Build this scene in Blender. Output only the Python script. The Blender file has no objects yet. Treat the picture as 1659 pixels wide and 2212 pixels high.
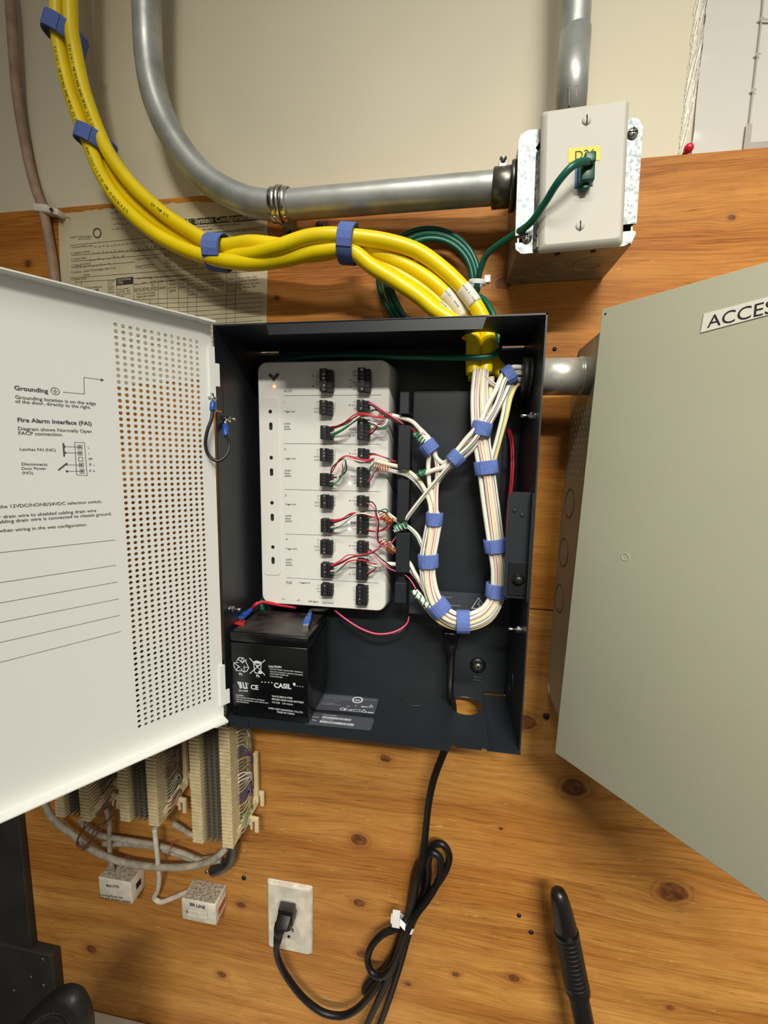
import bpy, bmesh, math, random
from mathutils import Vector, Matrix

random.seed(7)
SC = bpy.context.scene
COL = SC.collection
V = Vector
R = math.radians

# ------------------------------------------------------------------ camera, world, light, exposure
F = 893.116                                   # focal length in pixels of the 1659 x 2212 frame
CAM = V((0.23514, -0.50950, 0.28846))
CX, CU, CF = (V((0.98825093, 0.15192901, 0.01666369)), V((-0.03507661, 0.11933338, 0.99223444)),
              V((-0.14876066, 0.98116111, -0.12326048)))
cam = bpy.data.cameras.new('camera')
cam.sensor_width = 36.0
cam.sensor_fit = 'AUTO'
cam.lens = F / 2212 * 36.0
cam.clip_start = 0.01
camo = bpy.data.objects.new('camera', cam)
COL.objects.link(camo)
camo.matrix_world = Matrix(((CX.x, CU.x, -CF.x, CAM.x), (CX.y, CU.y, -CF.y, CAM.y), (CX.z, CU.z, -CF.z, CAM.z), (0, 0, 0, 1)))
SC.camera = camo

w = bpy.data.worlds.new('room_light')
SC.world = w
w.use_nodes = True
bg = w.node_tree.nodes['Background']
bg.inputs[0].default_value = (1.0, 0.95, 0.85, 1)
bg.inputs[1].default_value = 0.25


def area(name, loc, aim, sx, sy, power, col):
    l = bpy.data.lights.new(name, 'AREA')
    l.shape = 'RECTANGLE'
    l.size, l.size_y, l.energy, l.color = sx, sy, power, col
    o = bpy.data.objects.new(name, l)
    COL.objects.link(o)
    o.location = loc
    o.rotation_euler = (V(aim) - V(loc)).to_track_quat('-Z', 'Y').to_euler()
    return o


lamp = area('ceiling_tube_light', (0.84, -2.25, 1.72), (0.88, 0, -0.42), 1.15, 0.10, 14.2, (1.0, 0.965, 0.88))
lamp.data.spread = R(64)
lamp2 = area('ceiling_panel_light', (0.46, -1.22, 1.62), (0.86, 0, -0.60), 1.15, 0.12, 4.7, (1.0, 0.965, 0.88))
lamp2.data.spread = R(76)

SC.view_settings.view_transform = 'Standard'
SC.view_settings.look = 'None'
SC.view_settings.gamma = 1.0
SC.view_settings.use_curve_mapping = False
SC.view_settings.exposure = 0.0


# ------------------------------------------------------------------ pixel -> point on a real plane
def ray(u, v):
    return (CX * ((u - 829.5) / F) + CU * (-(v - 1106) / F) + CF)


def at(u, v, y):
    d = ray(u, v)
    return CAM + d * ((y - CAM.y) / d.y)


def onp(u, v, P0, n):
    d = ray(u, v)
    return CAM + d * ((V(P0) - CAM).dot(n) / d.dot(n))


def atx(u, v, x):
    d = ray(u, v)
    return CAM + d * ((x - CAM.x) / d.x)


def atz(u, v, z):
    d = ray(u, v)
    return CAM + d * ((z - CAM.z) / d.z)


def path(pts):
    """[(u, v, y)] -> points"""
    return [at(*q) if len(q) == 3 and not isinstance(q, Vector) else q for q in pts]


# ------------------------------------------------------------------ materials
def lin(c):
    c = c / 255.0
    return c / 12.92 if c <= 0.04045 else ((c + 0.055) / 1.055) ** 2.4


def rgb(*c):
    return (lin(c[0]), lin(c[1]), lin(c[2]), 1.0)


def pm(name, c, rough=0.5, metal=0.0, var=0.0, vscale=30.0, bump=0.0, bscale=200.0, spec=0.5, emit=None, estr=0.0,
       c2=None, vdetail=3.0, rvar=0.0):
    m = bpy.data.materials.new(name)
    m.use_nodes = True
    nt = m.node_tree
    p = nt.nodes['Principled BSDF']
    p.inputs['Base Color'].default_value = rgb(*c)
    p.inputs['Roughness'].default_value = rough
    p.inputs['Metallic'].default_value = metal
    p.inputs['Specular IOR Level'].default_value = spec
    if emit:
        p.inputs['Emission Color'].default_value = rgb(*emit)
        p.inputs['Emission Strength'].default_value = estr
    if var or c2 or bump or rvar:
        geo = nt.nodes.new('ShaderNodeNewGeometry')
        no = nt.nodes.new('ShaderNodeTexNoise')
        no.inputs['Scale'].default_value = vscale
        no.inputs['Detail'].default_value = vdetail
        nt.links.new(geo.outputs['Position'], no.inputs['Vector'])
        if var or c2:
            mx = nt.nodes.new('ShaderNodeMixRGB')
            cr = nt.nodes.new('ShaderNodeMapRange')
            cr.inputs['From Min'].default_value = 0.35
            cr.inputs['From Max'].default_value = 0.65
            nt.links.new(no.outputs['Fac'], cr.inputs['Value'])
            nt.links.new(cr.outputs['Result'], mx.inputs['Fac'])
            k = 1 - var
            mx.inputs[1].default_value = rgb(*c)
            mx.inputs[2].default_value = rgb(*c2) if c2 else rgb(c[0] * k, c[1] * k, c[2] * k)
            nt.links.new(mx.outputs[0], p.inputs['Base Color'])
        if rvar:
            rr = nt.nodes.new('ShaderNodeMapRange')
            rr.inputs['From Min'].default_value = 0.3
            rr.inputs['From Max'].default_value = 0.7
            rr.inputs['To Min'].default_value = rough - rvar
            rr.inputs['To Max'].default_value = rough + rvar
            nt.links.new(no.outputs['Fac'], rr.inputs['Value'])
            nt.links.new(rr.outputs['Result'], p.inputs['Roughness'])
        if bump:
            n2 = nt.nodes.new('ShaderNodeTexNoise')
            n2.inputs['Scale'].default_value = bscale
            nt.links.new(geo.outputs['Position'], n2.inputs['Vector'])
            b = nt.nodes.new('ShaderNodeBump')
            b.inputs['Strength'].default_value = bump
            b.inputs['Distance'].default_value = 0.001
            nt.links.new(n2.outputs['Fac'], b.inputs['Height'])
            nt.links.new(b.outputs['Normal'], p.inputs['Normal'])
    return m


def galv(name, c1, c2, rough, scale):
    """spangled galvanised sheet: cells of differing tone and gloss"""
    m = bpy.data.materials.new(name)
    m.use_nodes = True
    nt = m.node_tree
    p = nt.nodes['Principled BSDF']
    p.inputs['Metallic'].default_value = 0.85
    geo = nt.nodes.new('ShaderNodeNewGeometry')
    vo = nt.nodes.new('ShaderNodeTexVoronoi')
    vo.inputs['Scale'].default_value = scale
    no = nt.nodes.new('ShaderNodeTexNoise')
    no.inputs['Scale'].default_value = scale * 1.4
    no.inputs['Detail'].default_value = 4
    nt.links.new(geo.outputs['Position'], no.inputs['Vector'])
    nt.links.new(geo.outputs['Position'], vo.inputs['Vector'])
    sep = nt.nodes.new('ShaderNodeSeparateColor')
    nt.links.new(vo.outputs['Color'], sep.inputs[0])
    ad = nt.nodes.new('ShaderNodeMath')
    ad.operation = 'MULTIPLY_ADD'
    nt.links.new(sep.outputs[0], ad.inputs[0])
    ad.inputs[1].default_value = 0.5
    nt.links.new(no.outputs['Fac'], ad.inputs[2])
    mr = nt.nodes.new('ShaderNodeMapRange')
    mr.inputs['From Min'].default_value = 0.58
    mr.inputs['From Max'].default_value = 0.98
    nt.links.new(ad.outputs[0], mr.inputs['Value'])
    mx = nt.nodes.new('ShaderNodeMixRGB')
    mx.inputs[1].default_value = rgb(*c1)
    mx.inputs[2].default_value = rgb(*c2)
    nt.links.new(mr.outputs['Result'], mx.inputs['Fac'])
    nt.links.new(mx.outputs[0], p.inputs['Base Color'])
    rr = nt.nodes.new('ShaderNodeMapRange')
    rr.inputs['To Min'].default_value = rough + 0.12
    rr.inputs['To Max'].default_value = rough - 0.08
    nt.links.new(mr.outputs['Result'], rr.inputs['Value'])
    nt.links.new(rr.outputs['Result'], p.inputs['Roughness'])
    return m


class NT:
    def __init__(s, nt):
        s.nt = nt

    def m(s, op, a, b=None, c=None, clamp=False):
        n = s.nt.nodes.new('ShaderNodeMath')
        n.operation = op
        n.use_clamp = clamp
        for i, x in enumerate((a, b, c)):
            if x is None:
                continue
            if isinstance(x, (int, float)):
                n.inputs[i].default_value = x
            else:
                s.nt.links.new(x, n.inputs[i])
        return n.outputs[0]

    def vec(s, x, y, z):
        n = s.nt.nodes.new('ShaderNodeCombineXYZ')
        for i, q in enumerate((x, y, z)):
            if isinstance(q, (int, float)):
                n.inputs[i].default_value = q
            else:
                s.nt.links.new(q, n.inputs[i])
        return n.outputs[0]

    def noise(s, v, scale=1.0, detail=3.0, rough=0.55):
        n = s.nt.nodes.new('ShaderNodeTexNoise')
        n.inputs['Scale'].default_value = scale
        n.inputs['Detail'].default_value = detail
        n.inputs['Roughness'].default_value = rough
        s.nt.links.new(v, n.inputs['Vector'])
        return n.outputs['Fac']

    def rng(s, v, a, b, c=0.0, d=1.0):
        n = s.nt.nodes.new('ShaderNodeMapRange')
        for k, q in zip(('From Min', 'From Max', 'To Min', 'To Max'), (a, b, c, d)):
            n.inputs[k].default_value = q
        s.nt.links.new(v, n.inputs['Value'])
        return n.outputs['Result']

    def mix(s, f, a, b, mode='MIX'):
        n = s.nt.nodes.new('ShaderNodeMixRGB')
        n.blend_type = mode
        for i, x in zip((0, 1, 2), (f, a, b)):
            if isinstance(x, (int, float)):
                n.inputs[i].default_value = x
            elif isinstance(x, tuple):
                n.inputs[i].default_value = x
            else:
                s.nt.links.new(x, n.inputs[i])
        return n.outputs[0]


def wood(name, knots, light, dark, line, seed):
    """rotary-cut plywood face: horizontal grain that bends round its knots"""
    m = bpy.data.materials.new(name)
    m.use_nodes = True
    nt = m.node_tree
    p = nt.nodes['Principled BSDF']
    n = NT(nt)
    geo = nt.nodes.new('ShaderNodeNewGeometry')
    sp = nt.nodes.new('ShaderNodeSeparateXYZ')
    nt.links.new(geo.outputs['Position'], sp.inputs[0])
    x, z = sp.outputs[0], sp.outputs[2]
    zz = z
    kmask = None
    khalo = None
    kring = None
    kw = n.m('MULTIPLY', n.m('SUBTRACT', n.noise(n.vec(n.m('MULTIPLY', x, 70.0), seed, n.m('MULTIPLY', z, 70.0)), 1.0, 2.0), 0.5), 0.55)
    for (kx, kz, r) in knots:
        dx = n.m('SUBTRACT', x, kx)
        dz = n.m('SUBTRACT', z, kz)
        a = n.m('MULTIPLY', dx, 1 / (4.2 * r))
        b = n.m('MULTIPLY', dz, 1 / (2.2 * r))
        e = n.m('EXPONENT', n.m('MULTIPLY', n.m('ADD', n.m('MULTIPLY', a, a), n.m('MULTIPLY', b, b)), -1.0))
        zz = n.m('SUBTRACT', zz, n.m('MULTIPLY', n.m('MULTIPLY', dz, e), 0.82))
        a2 = n.m('MULTIPLY', dx, 1 / (1.15 * r))
        b2 = n.m('MULTIPLY', dz, 1 / (0.85 * r))
        d = n.m('SQRT', n.m('ADD', n.m('MULTIPLY', a2, a2), n.m('MULTIPLY', b2, b2)))
        d = n.m('ADD', d, kw)
        k = n.rng(d, 0.92, 0.70)
        h = n.rng(d, 2.2, 0.9)
        q = n.rng(n.m('ABSOLUTE', n.m('SUBTRACT', d, 1.12)), 0.14, 0.03)
        kring = q if kring is None else n.m('MAXIMUM', kring, q)
        kmask = k if kmask is None else n.m('MAXIMUM', kmask, k)
        khalo = h if khalo is None else n.m('MAXIMUM', khalo, h)
    wob = n.noise(n.vec(n.m('MULTIPLY', x, 2.4), seed, n.m('MULTIPLY', z, 5.0)), 1.0, 2.0)
    zw = n.m('ADD', zz, n.m('MULTIPLY', n.m('SUBTRACT', wob, 0.5), 0.040))
    band = n.noise(n.vec(n.m('MULTIPLY', x, 1.6), seed, n.m('MULTIPLY', zw, 22.0)), 1.0, 4.0, 0.6)
    fine = n.noise(n.vec(n.m('MULTIPLY', x, 16.0), seed + 3, n.m('MULTIPLY', zw, 520.0)), 1.0, 5.0, 0.65)
    ln = n.noise(n.vec(n.m('MULTIPLY', x, 5.0), seed + 9, n.m('MULTIPLY', zw, 170.0)), 1.0, 3.0, 0.6)
    lines = n.m('POWER', n.rng(n.m('ABSOLUTE', n.m('SUBTRACT', ln, 0.5)), 0.07, 0.0), 2.0)
    lines = n.m('MULTIPLY', lines, n.rng(band, 0.40, 0.62))
    dash = n.noise(n.vec(n.m('MULTIPLY', x, 34.0), seed + 5, n.m('MULTIPLY', zw, 420.0)), 1.0, 2.0)
    dash = n.rng(dash, 0.66, 0.78)
    fleck = n.rng(n.noise(n.vec(n.m('MULTIPLY', x, 60.0), seed + 15, n.m('MULTIPLY', z, 260.0)), 1.0, 1.0), 0.74, 0.80)
    tone = n.noise(n.vec(n.m('MULTIPLY', x, 6.0), seed + 1, n.m('MULTIPLY', z, 11.0)), 1.0, 4.0, 0.6)
    blot = n.noise(n.vec(n.m('MULTIPLY', x, 30.0), seed + 21, n.m('MULTIPLY', z, 60.0)), 1.0, 4.0, 0.6)
    c = n.mix(n.rng(band, 0.36, 0.66), rgb(*light), rgb(*dark))
    c = n.mix(n.m('MULTIPLY', n.rng(fine, 0.42, 0.70), 0.44), c, rgb(*line))
    c = n.mix(n.m('MULTIPLY', lines, 0.60), c, rgb(*line))
    c = n.mix(n.m('MULTIPLY', dash, 0.66), c, rgb(line[0] * .75, line[1] * .68, line[2] * .6))
    c = n.mix(n.m('MULTIPLY', n.rng(tone, 0.45, 0.68), 0.44), c, rgb(158, 98, 40))
    c = n.mix(n.m('MULTIPLY', n.rng(blot, 0.52, 0.72), 0.22), c, rgb(128, 80, 34))
    c = n.mix(n.m('MULTIPLY', fleck, 0.35), c, rgb(236, 200, 140))
    c = n.mix(n.m('MULTIPLY', khalo, 0.30), c, rgb(142, 82, 36))
    kt = n.noise(n.vec(n.m('MULTIPLY', x, 150.0), seed, n.m('MULTIPLY', z, 150.0)), 1.0, 3.0)
    c = n.mix(n.m('MULTIPLY', kring, 0.26), c, rgb(84, 46, 20))
    c = n.mix(n.m('MULTIPLY', kmask, 0.88), c, n.mix(n.rng(kt, .35, .65), rgb(124, 74, 40), rgb(70, 36, 20)))
    nt.links.new(c, p.inputs['Base Color'])
    p.inputs['Roughness'].default_value = 0.52
    p.inputs['Specular IOR Level'].default_value = 0.22
    bp = nt.nodes.new('ShaderNodeBump')
    bp.inputs['Strength'].default_value = 0.5
    bp.inputs['Distance'].default_value = 0.0006
    nt.links.new(n.m('SUBTRACT', fine, n.m('MULTIPLY', n.m('ADD', lines, dash), 0.5)), bp.inputs['Height'])
    nt.links.new(bp.outputs['Normal'], p.inputs['Normal'])
    return m


M = {}
M['drywall'] = pm('cream_drywall', (212, 203, 176), 0.6, var=0.03, vscale=5, bump=0.12, bscale=260)
M['enclosure'] = pm('charcoal_powder_coat', (32, 37, 41), 0.40, var=0.10, vscale=14, bump=0.025, bscale=1400)
M['door_white'] = pm('white_powder_coat', (230, 231, 225), 0.42, bump=0.05, bscale=1500)
M['ivory'] = pm('ivory_plastic', (198, 194, 181), 0.5, var=0.02, vscale=20, spec=0.3)
M['floor'] = pm('dark_floor_tile', (52, 46, 40), 0.6, var=0.1, vscale=4)
M['side_wall'] = pm('unseen_wall_paint', (96, 90, 76), 0.7)  # kept dark to lessen bounce onto the left side
M['controller'] = pm('warm_white_plastic', (226, 224, 216), 0.42, bump=0.04, bscale=1500)
M['ctrl_side'] = M['controller']
M['print_black'] = pm('black_print', (34, 32, 32), 0.6)
M['print_grey'] = pm('grey_print', (80, 78, 78), 0.6)
M['print_white'] = pm('white_print', (206, 208, 212), 0.5)
M['black'] = pm('black_plastic', (18, 18, 19), 0.38, spec=0.5)
M['black_matte'] = pm('black_terminal_plastic', (22, 22, 23), 0.55)
M['battery'] = pm('battery_case', (14, 15, 17), 0.22, var=0.3, vscale=8, rvar=0.08)
M['battery_top'] = pm('dusty_battery_lid', (26, 25, 25), 0.36, c2=(66, 62, 57), vscale=46, vdetail=6)
M['yellow'] = pm('yellow_cable_jacket', (250, 220, 0), 0.33, var=0.05, vscale=20)
M['green'] = pm('green_cable_jacket', (0, 88, 68), 0.34)
M['green_plug'] = pm('green_plug_boot', (0, 72, 52), 0.36)
M['white_cable'] = pm('white_cable_jacket', (230, 225, 210), 0.38)
M['cream_cable'] = pm('cream_cable_jacket', (226, 210, 164), 0.38)
M['strap'] = pm('blue_hook_and_loop', (106, 128, 196), 0.9, var=0.12, vscale=900, bump=0.6, bscale=1600, spec=0.15)
M['strap_edge'] = M['strap']
M['emt'] = pm('emt_steel', (188, 190, 184), 0.42, 0.55, c2=(150, 154, 149), vscale=30, vdetail=7, rvar=0.08)
M['chrome'] = pm('zinc_plated_pipe', (232, 229, 216), 0.30, 0.60, var=0.16, vscale=60, rvar=0.08)
M['zinc'] = pm('bright_zinc', (205, 203, 196), 0.25, 1.0)
M['dark_steel'] = pm('dark_cast_steel', (120, 118, 108), 0.34, 0.9, var=0.2, vscale=80)
M['galv'] = galv('galvanised_spangle', (184, 187, 186), (92, 98, 98), 0.50, 330)
M['galv_box'] = pm('galvanised_box_steel', (150, 143, 124), 0.42, 0.6, var=0.12, vscale=40)
M['label_yellow'] = pm('yellow_label', (236, 204, 6), 0.5)
M['jack_blue'] = pm('blue_jack', (32, 112, 178), 0.45)
M['paper'] = pm('aged_paper', (204, 193, 160), 0.8, var=0.06, vscale=12, c2=(186, 172, 136))
M['ink'] = pm('form_ink', (52, 44, 36), 0.8)
M['pencil'] = pm('pencil_grey', (92, 86, 74), 0.8)
M['laminate'] = pm('laminated_sheet', (206, 203, 194), 0.16, bump=0.25, bscale=26, spec=0.6)
M['film_glint'] = pm('painted_film_glint', (246, 243, 230), 0.25, spec=0.8)  # white stands in for the bright glints along the clear edge
M['plan_grey'] = pm('plan_line_grey', (160, 154, 142), 0.35)
M['red_pin'] = pm('red_pin_plastic', (206, 28, 52), 0.3)
M['old_cable'] = pm('old_pinkish_cable', (170, 140, 116), 0.7, var=0.15, vscale=60)
M['clip_white'] = pm('white_cable_clip', (216, 206, 188), 0.55)
M['cab_grey'] = pm('grey_green_enamel', (176, 175, 152), 0.42, var=0.03, vscale=6, bump=0.06, bscale=900)
M['label_white'] = pm('white_label_tape', (226, 222, 208), 0.45)
M['cab_in'] = pm('grey_cabinet_inside', (216, 210, 190), 0.5)
M['groove'] = pm('knockout_groove', (104, 96, 78), 0.5)
M['tan'] = pm('tan_block_plastic', (222, 204, 158), 0.5, var=0.08, vscale=120)
M['tan_dirty'] = pm('dusty_block_plastic', (186, 170, 130), 0.62, var=0.2, vscale=60)
M['clip_metal'] = pm('tinned_clips', (150, 142, 124), 0.42, 0.5)
M['dark_clips'] = pm('dark_block_body', (46, 40, 33), 0.6)  # dark body behind the tinned clips
M['grey_cable'] = pm('dusty_grey_cable', (172, 162, 142), 0.7, var=0.22, vscale=90)
M['jack_white'] = pm('dusty_white_jack', (222, 215, 196), 0.5, var=0.10, vscale=70)
M['dust'] = pm('grey_dust', (128, 116, 98), 0.95, c2=(186, 176, 156), vscale=260, bump=0.8, bscale=500)
M['red'] = pm('red_wire', (205, 40, 58), 0.4)
M['pink'] = pm('salmon_wire', (222, 88, 116), 0.4)
M['bwire'] = pm('black_wire', (26, 24, 24), 0.4)
M['gwire'] = pm('green_wire', (34, 128, 88), 0.4)
M['wwire'] = pm('white_wire', (228, 224, 212), 0.4)
M['brown'] = pm('brown_wire', (110, 72, 54), 0.4)
M['purple'] = pm('purple_stripe', (76, 58, 112), 0.4)
M['ystripe'] = pm('yellow_stripe', (226, 208, 84), 0.4)
M['gwire_old'] = pm('faded_green_wire', (104, 128, 84), 0.6)
M['ystripe_old'] = pm('faded_yellow_wire', (188, 168, 104), 0.6)
M['copper'] = pm('copper_drain_wire', (226, 118, 52), 0.25, 0.9)
M['blue_lug'] = pm('blue_crimp_lug', (34, 82, 166), 0.35)
M['red_tab'] = pm('red_terminal_cap', (196, 42, 44), 0.45)
M['cord'] = pm('black_power_cord', (15, 14, 13), 0.42, spec=0.35)
M['tie'] = pm('white_cable_tie', (226, 226, 226), 0.4)
M['dark_cab'] = pm('dark_grey_cabinet', (46, 45, 42), 0.5, var=0.2, vscale=16)
M['leather'] = pm('black_vinyl', (24, 23, 22), 0.52, bump=0.3, bscale=300)
M['shelf'] = pm('off_white_shelf', (206, 200, 190), 0.5)
M['rod'] = pm('black_rubber', (20, 18, 17), 0.34)
M['sticker'] = pm('dark_sticker', (74, 76, 84), 0.4)
M['hole'] = pm('dark_slot', (10, 10, 10), 0.8)
M['led_red'] = pm('red_led', (255, 60, 30), 0.4, emit=(255, 70, 40), estr=14)
M['led_white'] = pm('white_led', (255, 255, 255), 0.4, emit=(225, 232, 255), estr=9)
M['led_green'] = pm('green_led', (90, 220, 90), 0.4, emit=(90, 230, 100), estr=4)
M['orange_face'] = pm('orange_jack_insert', (196, 92, 48), 0.5)


# ------------------------------------------------------------------ mesh builder
WLOC = {}


class MB:
    def __init__(s):
        s.v, s.f, s.mi, s.sm = [], [], [], []

    def face(s, idx, m=0, smooth=False):
        s.f.append(idx)
        s.mi.append(m)
        s.sm.append(smooth)

    def add(s, vs, fs, m=0, smooth=False):
        b = len(s.v)
        s.v += [V(q) for q in vs]
        for f in fs:
            s.face([b + i for i in f], m, smooth)
        return s

    def hexa(s, p, m=0):
        """8 corners: 0-3 bottom ring, 4-7 top ring"""
        return s.add(p, [(3, 2, 1, 0), (4, 5, 6, 7), (0, 1, 5, 4), (1, 2, 6, 5), (2, 3, 7, 6), (3, 0, 4, 7)], m)

    def box(s, x0, x1, y0, y1, z0, z1, m=0):
        return s.hexa([(x0, y0, z0), (x1, y0, z0), (x1, y1, z0), (x0, y1, z0),
                       (x0, y0, z1), (x1, y0, z1), (x1, y1, z1), (x0, y1, z1)], m)

    def obox(s, o, a, b, c, m=0):
        """box from a corner and three edge vectors"""
        o, a, b, c = V(o), V(a), V(b), V(c)
        return s.hexa([o, o + a, o + a + b, o + b, o + c, o + a + c, o + a + b + c, o + b + c], m)

    def prism(s, poly, o, ux, uy, d, m=0, m2=None):
        """flat polygon in the frame (o, ux, uy) pushed along d"""
        o, ux, uy, d = V(o), V(ux), V(uy), V(d)
        pts = [o + ux * a + uy * b for a, b in poly]
        k = len(pts)
        s.add(pts + [q + d for q in pts], [tuple(range(k - 1, -1, -1)), tuple(range(k, 2 * k))] +
              [(i, (i + 1) % k, k + (i + 1) % k, k + i) for i in range(k)], m)
        return s

    def cyl(s, p0, p1, r, n=20, r2=None, m=0, smooth=True, cap=True):
        p0, p1 = V(p0), V(p1)
        ax = (p1 - p0).normalized()
        a = ax.orthogonal().normalized()
        b = ax.cross(a)
        r2 = r if r2 is None else r2
        k = len(s.v)
        for p, q in ((p0, r), (p1, r2)):
            s.v += [p + (a * math.cos(2 * math.pi * i / n) + b * math.sin(2 * math.pi * i / n)) * q for i in range(n)]
        for i in range(n):
            j = (i + 1) % n
            s.face([k + i, k + j, k + n + j, k + n + i], m, smooth)
        if cap:
            s.face([k + n - 1 - i for i in range(n)], m)
            s.face([k + n + i for i in range(n)], m)
        return s

    def lathe(s, prof, o, ax, n=28, m=0, smooth=True):
        """profile [(radius, distance)] about the axis"""
        o, ax = V(o), V(ax).normalized()
        a = ax.orthogonal().normalized()
        b = ax.cross(a)
        k = len(s.v)
        for r, h in prof:
            s.v += [o + ax * h + (a * math.cos(2 * math.pi * i / n) + b * math.sin(2 * math.pi * i / n)) * r for i in range(n)]
        for q in range(len(prof) - 1):
            for i in range(n):
                j = (i + 1) % n
                s.face([k + q * n + i, k + q * n + j, k + (q + 1) * n + j, k + (q + 1) * n + i], m, smooth)
        s.face([k + n - 1 - i for i in range(n)], m)
        s.face([k + (len(prof) - 1) * n + i for i in range(n)], m)
        return s

    def sphere(s, c, r, n=16, k=10, m=0, sc=(1, 1, 1)):
        c = V(c)
        b = len(s.v)
        for j in range(1, k):
            t = math.pi * j / k
            for i in range(n):
                q = 2 * math.pi * i / n
                s.v.append(c + V((r * sc[0] * math.sin(t) * math.cos(q), r * sc[1] * math.sin(t) * math.sin(q), r * sc[2] * math.cos(t))))
        s.v += [c + V((0, 0, r * sc[2])), c - V((0, 0, r * sc[2]))]
        for j in range(k - 2):
            for i in range(n):
                i2 = (i + 1) % n
                s.face([b + j * n + i, b + (j + 1) * n + i, b + (j + 1) * n + i2, b + j * n + i2], m, True)
        t0, t1 = b + (k - 1) * n, b + (k - 1) * n + 1
        for i in range(n):
            i2 = (i + 1) % n
            s.face([t0, b + i, b + i2], m, True)
            s.face([t1, b + (k - 2) * n + i2, b + (k - 2) * n + i], m, True)
        return s

    def tube(s, pts, r, n=10, stripes=(), m=0, sub=6, closed=False, cap=True, raw=False):
        """round cable through the points; stripes = ((face index, material slot), ...); face 0 looks at the viewer's side"""
        P = pts if raw else spline(pts, sub, closed)
        k0 = len(s.v)
        N = len(P)
        fr = frames(P, closed)
        for i, p in enumerate(P):
            t, a, b = fr[i]
            rr = r(i / (N - 1)) if callable(r) else r
            for q in range(n):
                g = 2 * math.pi * (q - 0.5) / n
                s.v.append(p + (a * math.cos(g) + b * math.sin(g)) * rr)
        st = dict(stripes)
        for i in range(N if closed else N - 1):
            i2 = (i + 1) % N
            for q in range(n):
                q2 = (q + 1) % n
                s.face([k0 + i * n + q, k0 + i2 * n + q, k0 + i2 * n + q2, k0 + i * n + q2], st.get(q, m), True)
        if cap and not closed:
            s.face([k0 + q for q in range(n)], m)
            s.face([k0 + (N - 1) * n + n - 1 - q for q in range(n)], m)
        return s

    def band(s, c, t, wd, ra, rb, th=0.0014, n=36, m=0, arc=2 * math.pi):
        """a flat strap wrapped once round an elliptical bundle: axis t, width wd, half-sizes ra (in the picture plane) and rb (depth)"""
        c, t = V(c), V(t).normalized()
        bvec = V((0, -1, 0))
        bvec = (bvec - t * bvec.dot(t)).normalized()
        a = t.cross(bvec).normalized()
        k = len(s.v)
        e = wd * 0.06
        prof = [(-wd / 2, 0), (-wd / 2, th * .7), (-wd / 2 + e, th), (wd / 2 - e, th), (wd / 2, th * .7), (wd / 2, 0)]
        q = len(prof)
        for i in range(n):
            g = 2 * math.pi * i / n
            for (h, o) in prof:
                s.v.append(c + t * h + a * math.cos(g) * (ra + o) + bvec * math.sin(g) * (rb + o))
        for i in range(n):
            i2 = (i + 1) % n
            for j in range(q):
                j2 = (j + 1) % q
                s.face([k + i * q + j, k + i2 * q + j, k + i2 * q + j2, k + i * q + j2], m, 1 <= j <= 3)
        # the loose end lapped over the front
        lap = [c + t * h + a * math.cos(g) * (ra + th * 1.6) + bvec * math.sin(g) * (rb + th * 1.6)
               for g in (R(60), R(80), R(100), R(118)) for h in (-wd * .47, wd * .47)]
        low = [c + t * h + a * math.cos(g) * (ra + th) + bvec * math.sin(g) * (rb + th)
               for g in (R(60), R(80), R(100), R(118)) for h in (-wd * .47, wd * .47)]
        s.add(lap + low, [(0, 1, 3, 2), (2, 3, 5, 4), (4, 5, 7, 6), (8, 0, 2, 10), (10, 2, 4, 12), (12, 4, 6, 14),
                          (1, 9, 11, 3), (3, 11, 13, 5), (5, 13, 15, 7), (0, 8, 9, 1), (6, 7, 15, 14)], m)
        return s

    def text(s, body, pl, pr, P0=None, nrm=(0, -1, 0), bold=0.0, lift=0.00025, m=0, h=None):
        """flat lettering on a plane, its baseline running from pixel pl to pixel pr"""
        nrm = V(nrm).normalized()
        a = onp(pl[0], pl[1], P0, nrm)
        b = onp(pr[0], pr[1], P0, nrm)
        return s.text3(body, a, b, nrm, bold, lift, m, h)

    def text3(s, body, a, b, nrm, bold=0.0, lift=0.00025, m=0, h=None):
        a, b, nrm = V(a), V(b), V(nrm).normalized()
        vs, fs, wdt = glyphs(body, bold)
        L = (b - a).length
        ux = (b - a).normalized()
        uy = nrm.cross(ux).normalized()
        k = L / wdt if len(body) > 2 else L / (0.62 * len(body))
        ky = k if h is None else h / 0.70
        s.add([a + ux * (x * k) + uy * (y * ky) + nrm * lift for x, y in vs], fs, m)
        return s

    def line(s, pts, P0, nrm, wd, lift=0.0002, m=0):
        """drawn line on a plane through pixels"""
        nrm = V(nrm).normalized()
        q = [onp(u, v, P0, nrm) for u, v in pts]
        return s.line3(q, nrm, wd, lift, m)

    def line3(s, q, nrm, wd, lift=0.0002, m=0):
        nrm = V(nrm)
        for a, b in zip(q[:-1], q[1:]):
            a, b = V(a), V(b)
            s.nl = getattr(s, 'nl', 0) + 1
            lift += 0.000006 * (1 + s.nl % 3)
            d = (b - a)
            if d.length < 1e-9:
                continue
            d.normalize()
            w2 = nrm.cross(d).normalized() * (wd / 2)
            e = d * (wd * 0.4)
            o = nrm * lift
            s.add([a - w2 - e + o, b - w2 + e + o, b + w2 + e + o, a + w2 - e + o], [(0, 1, 2, 3)], m)
        return s

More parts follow.
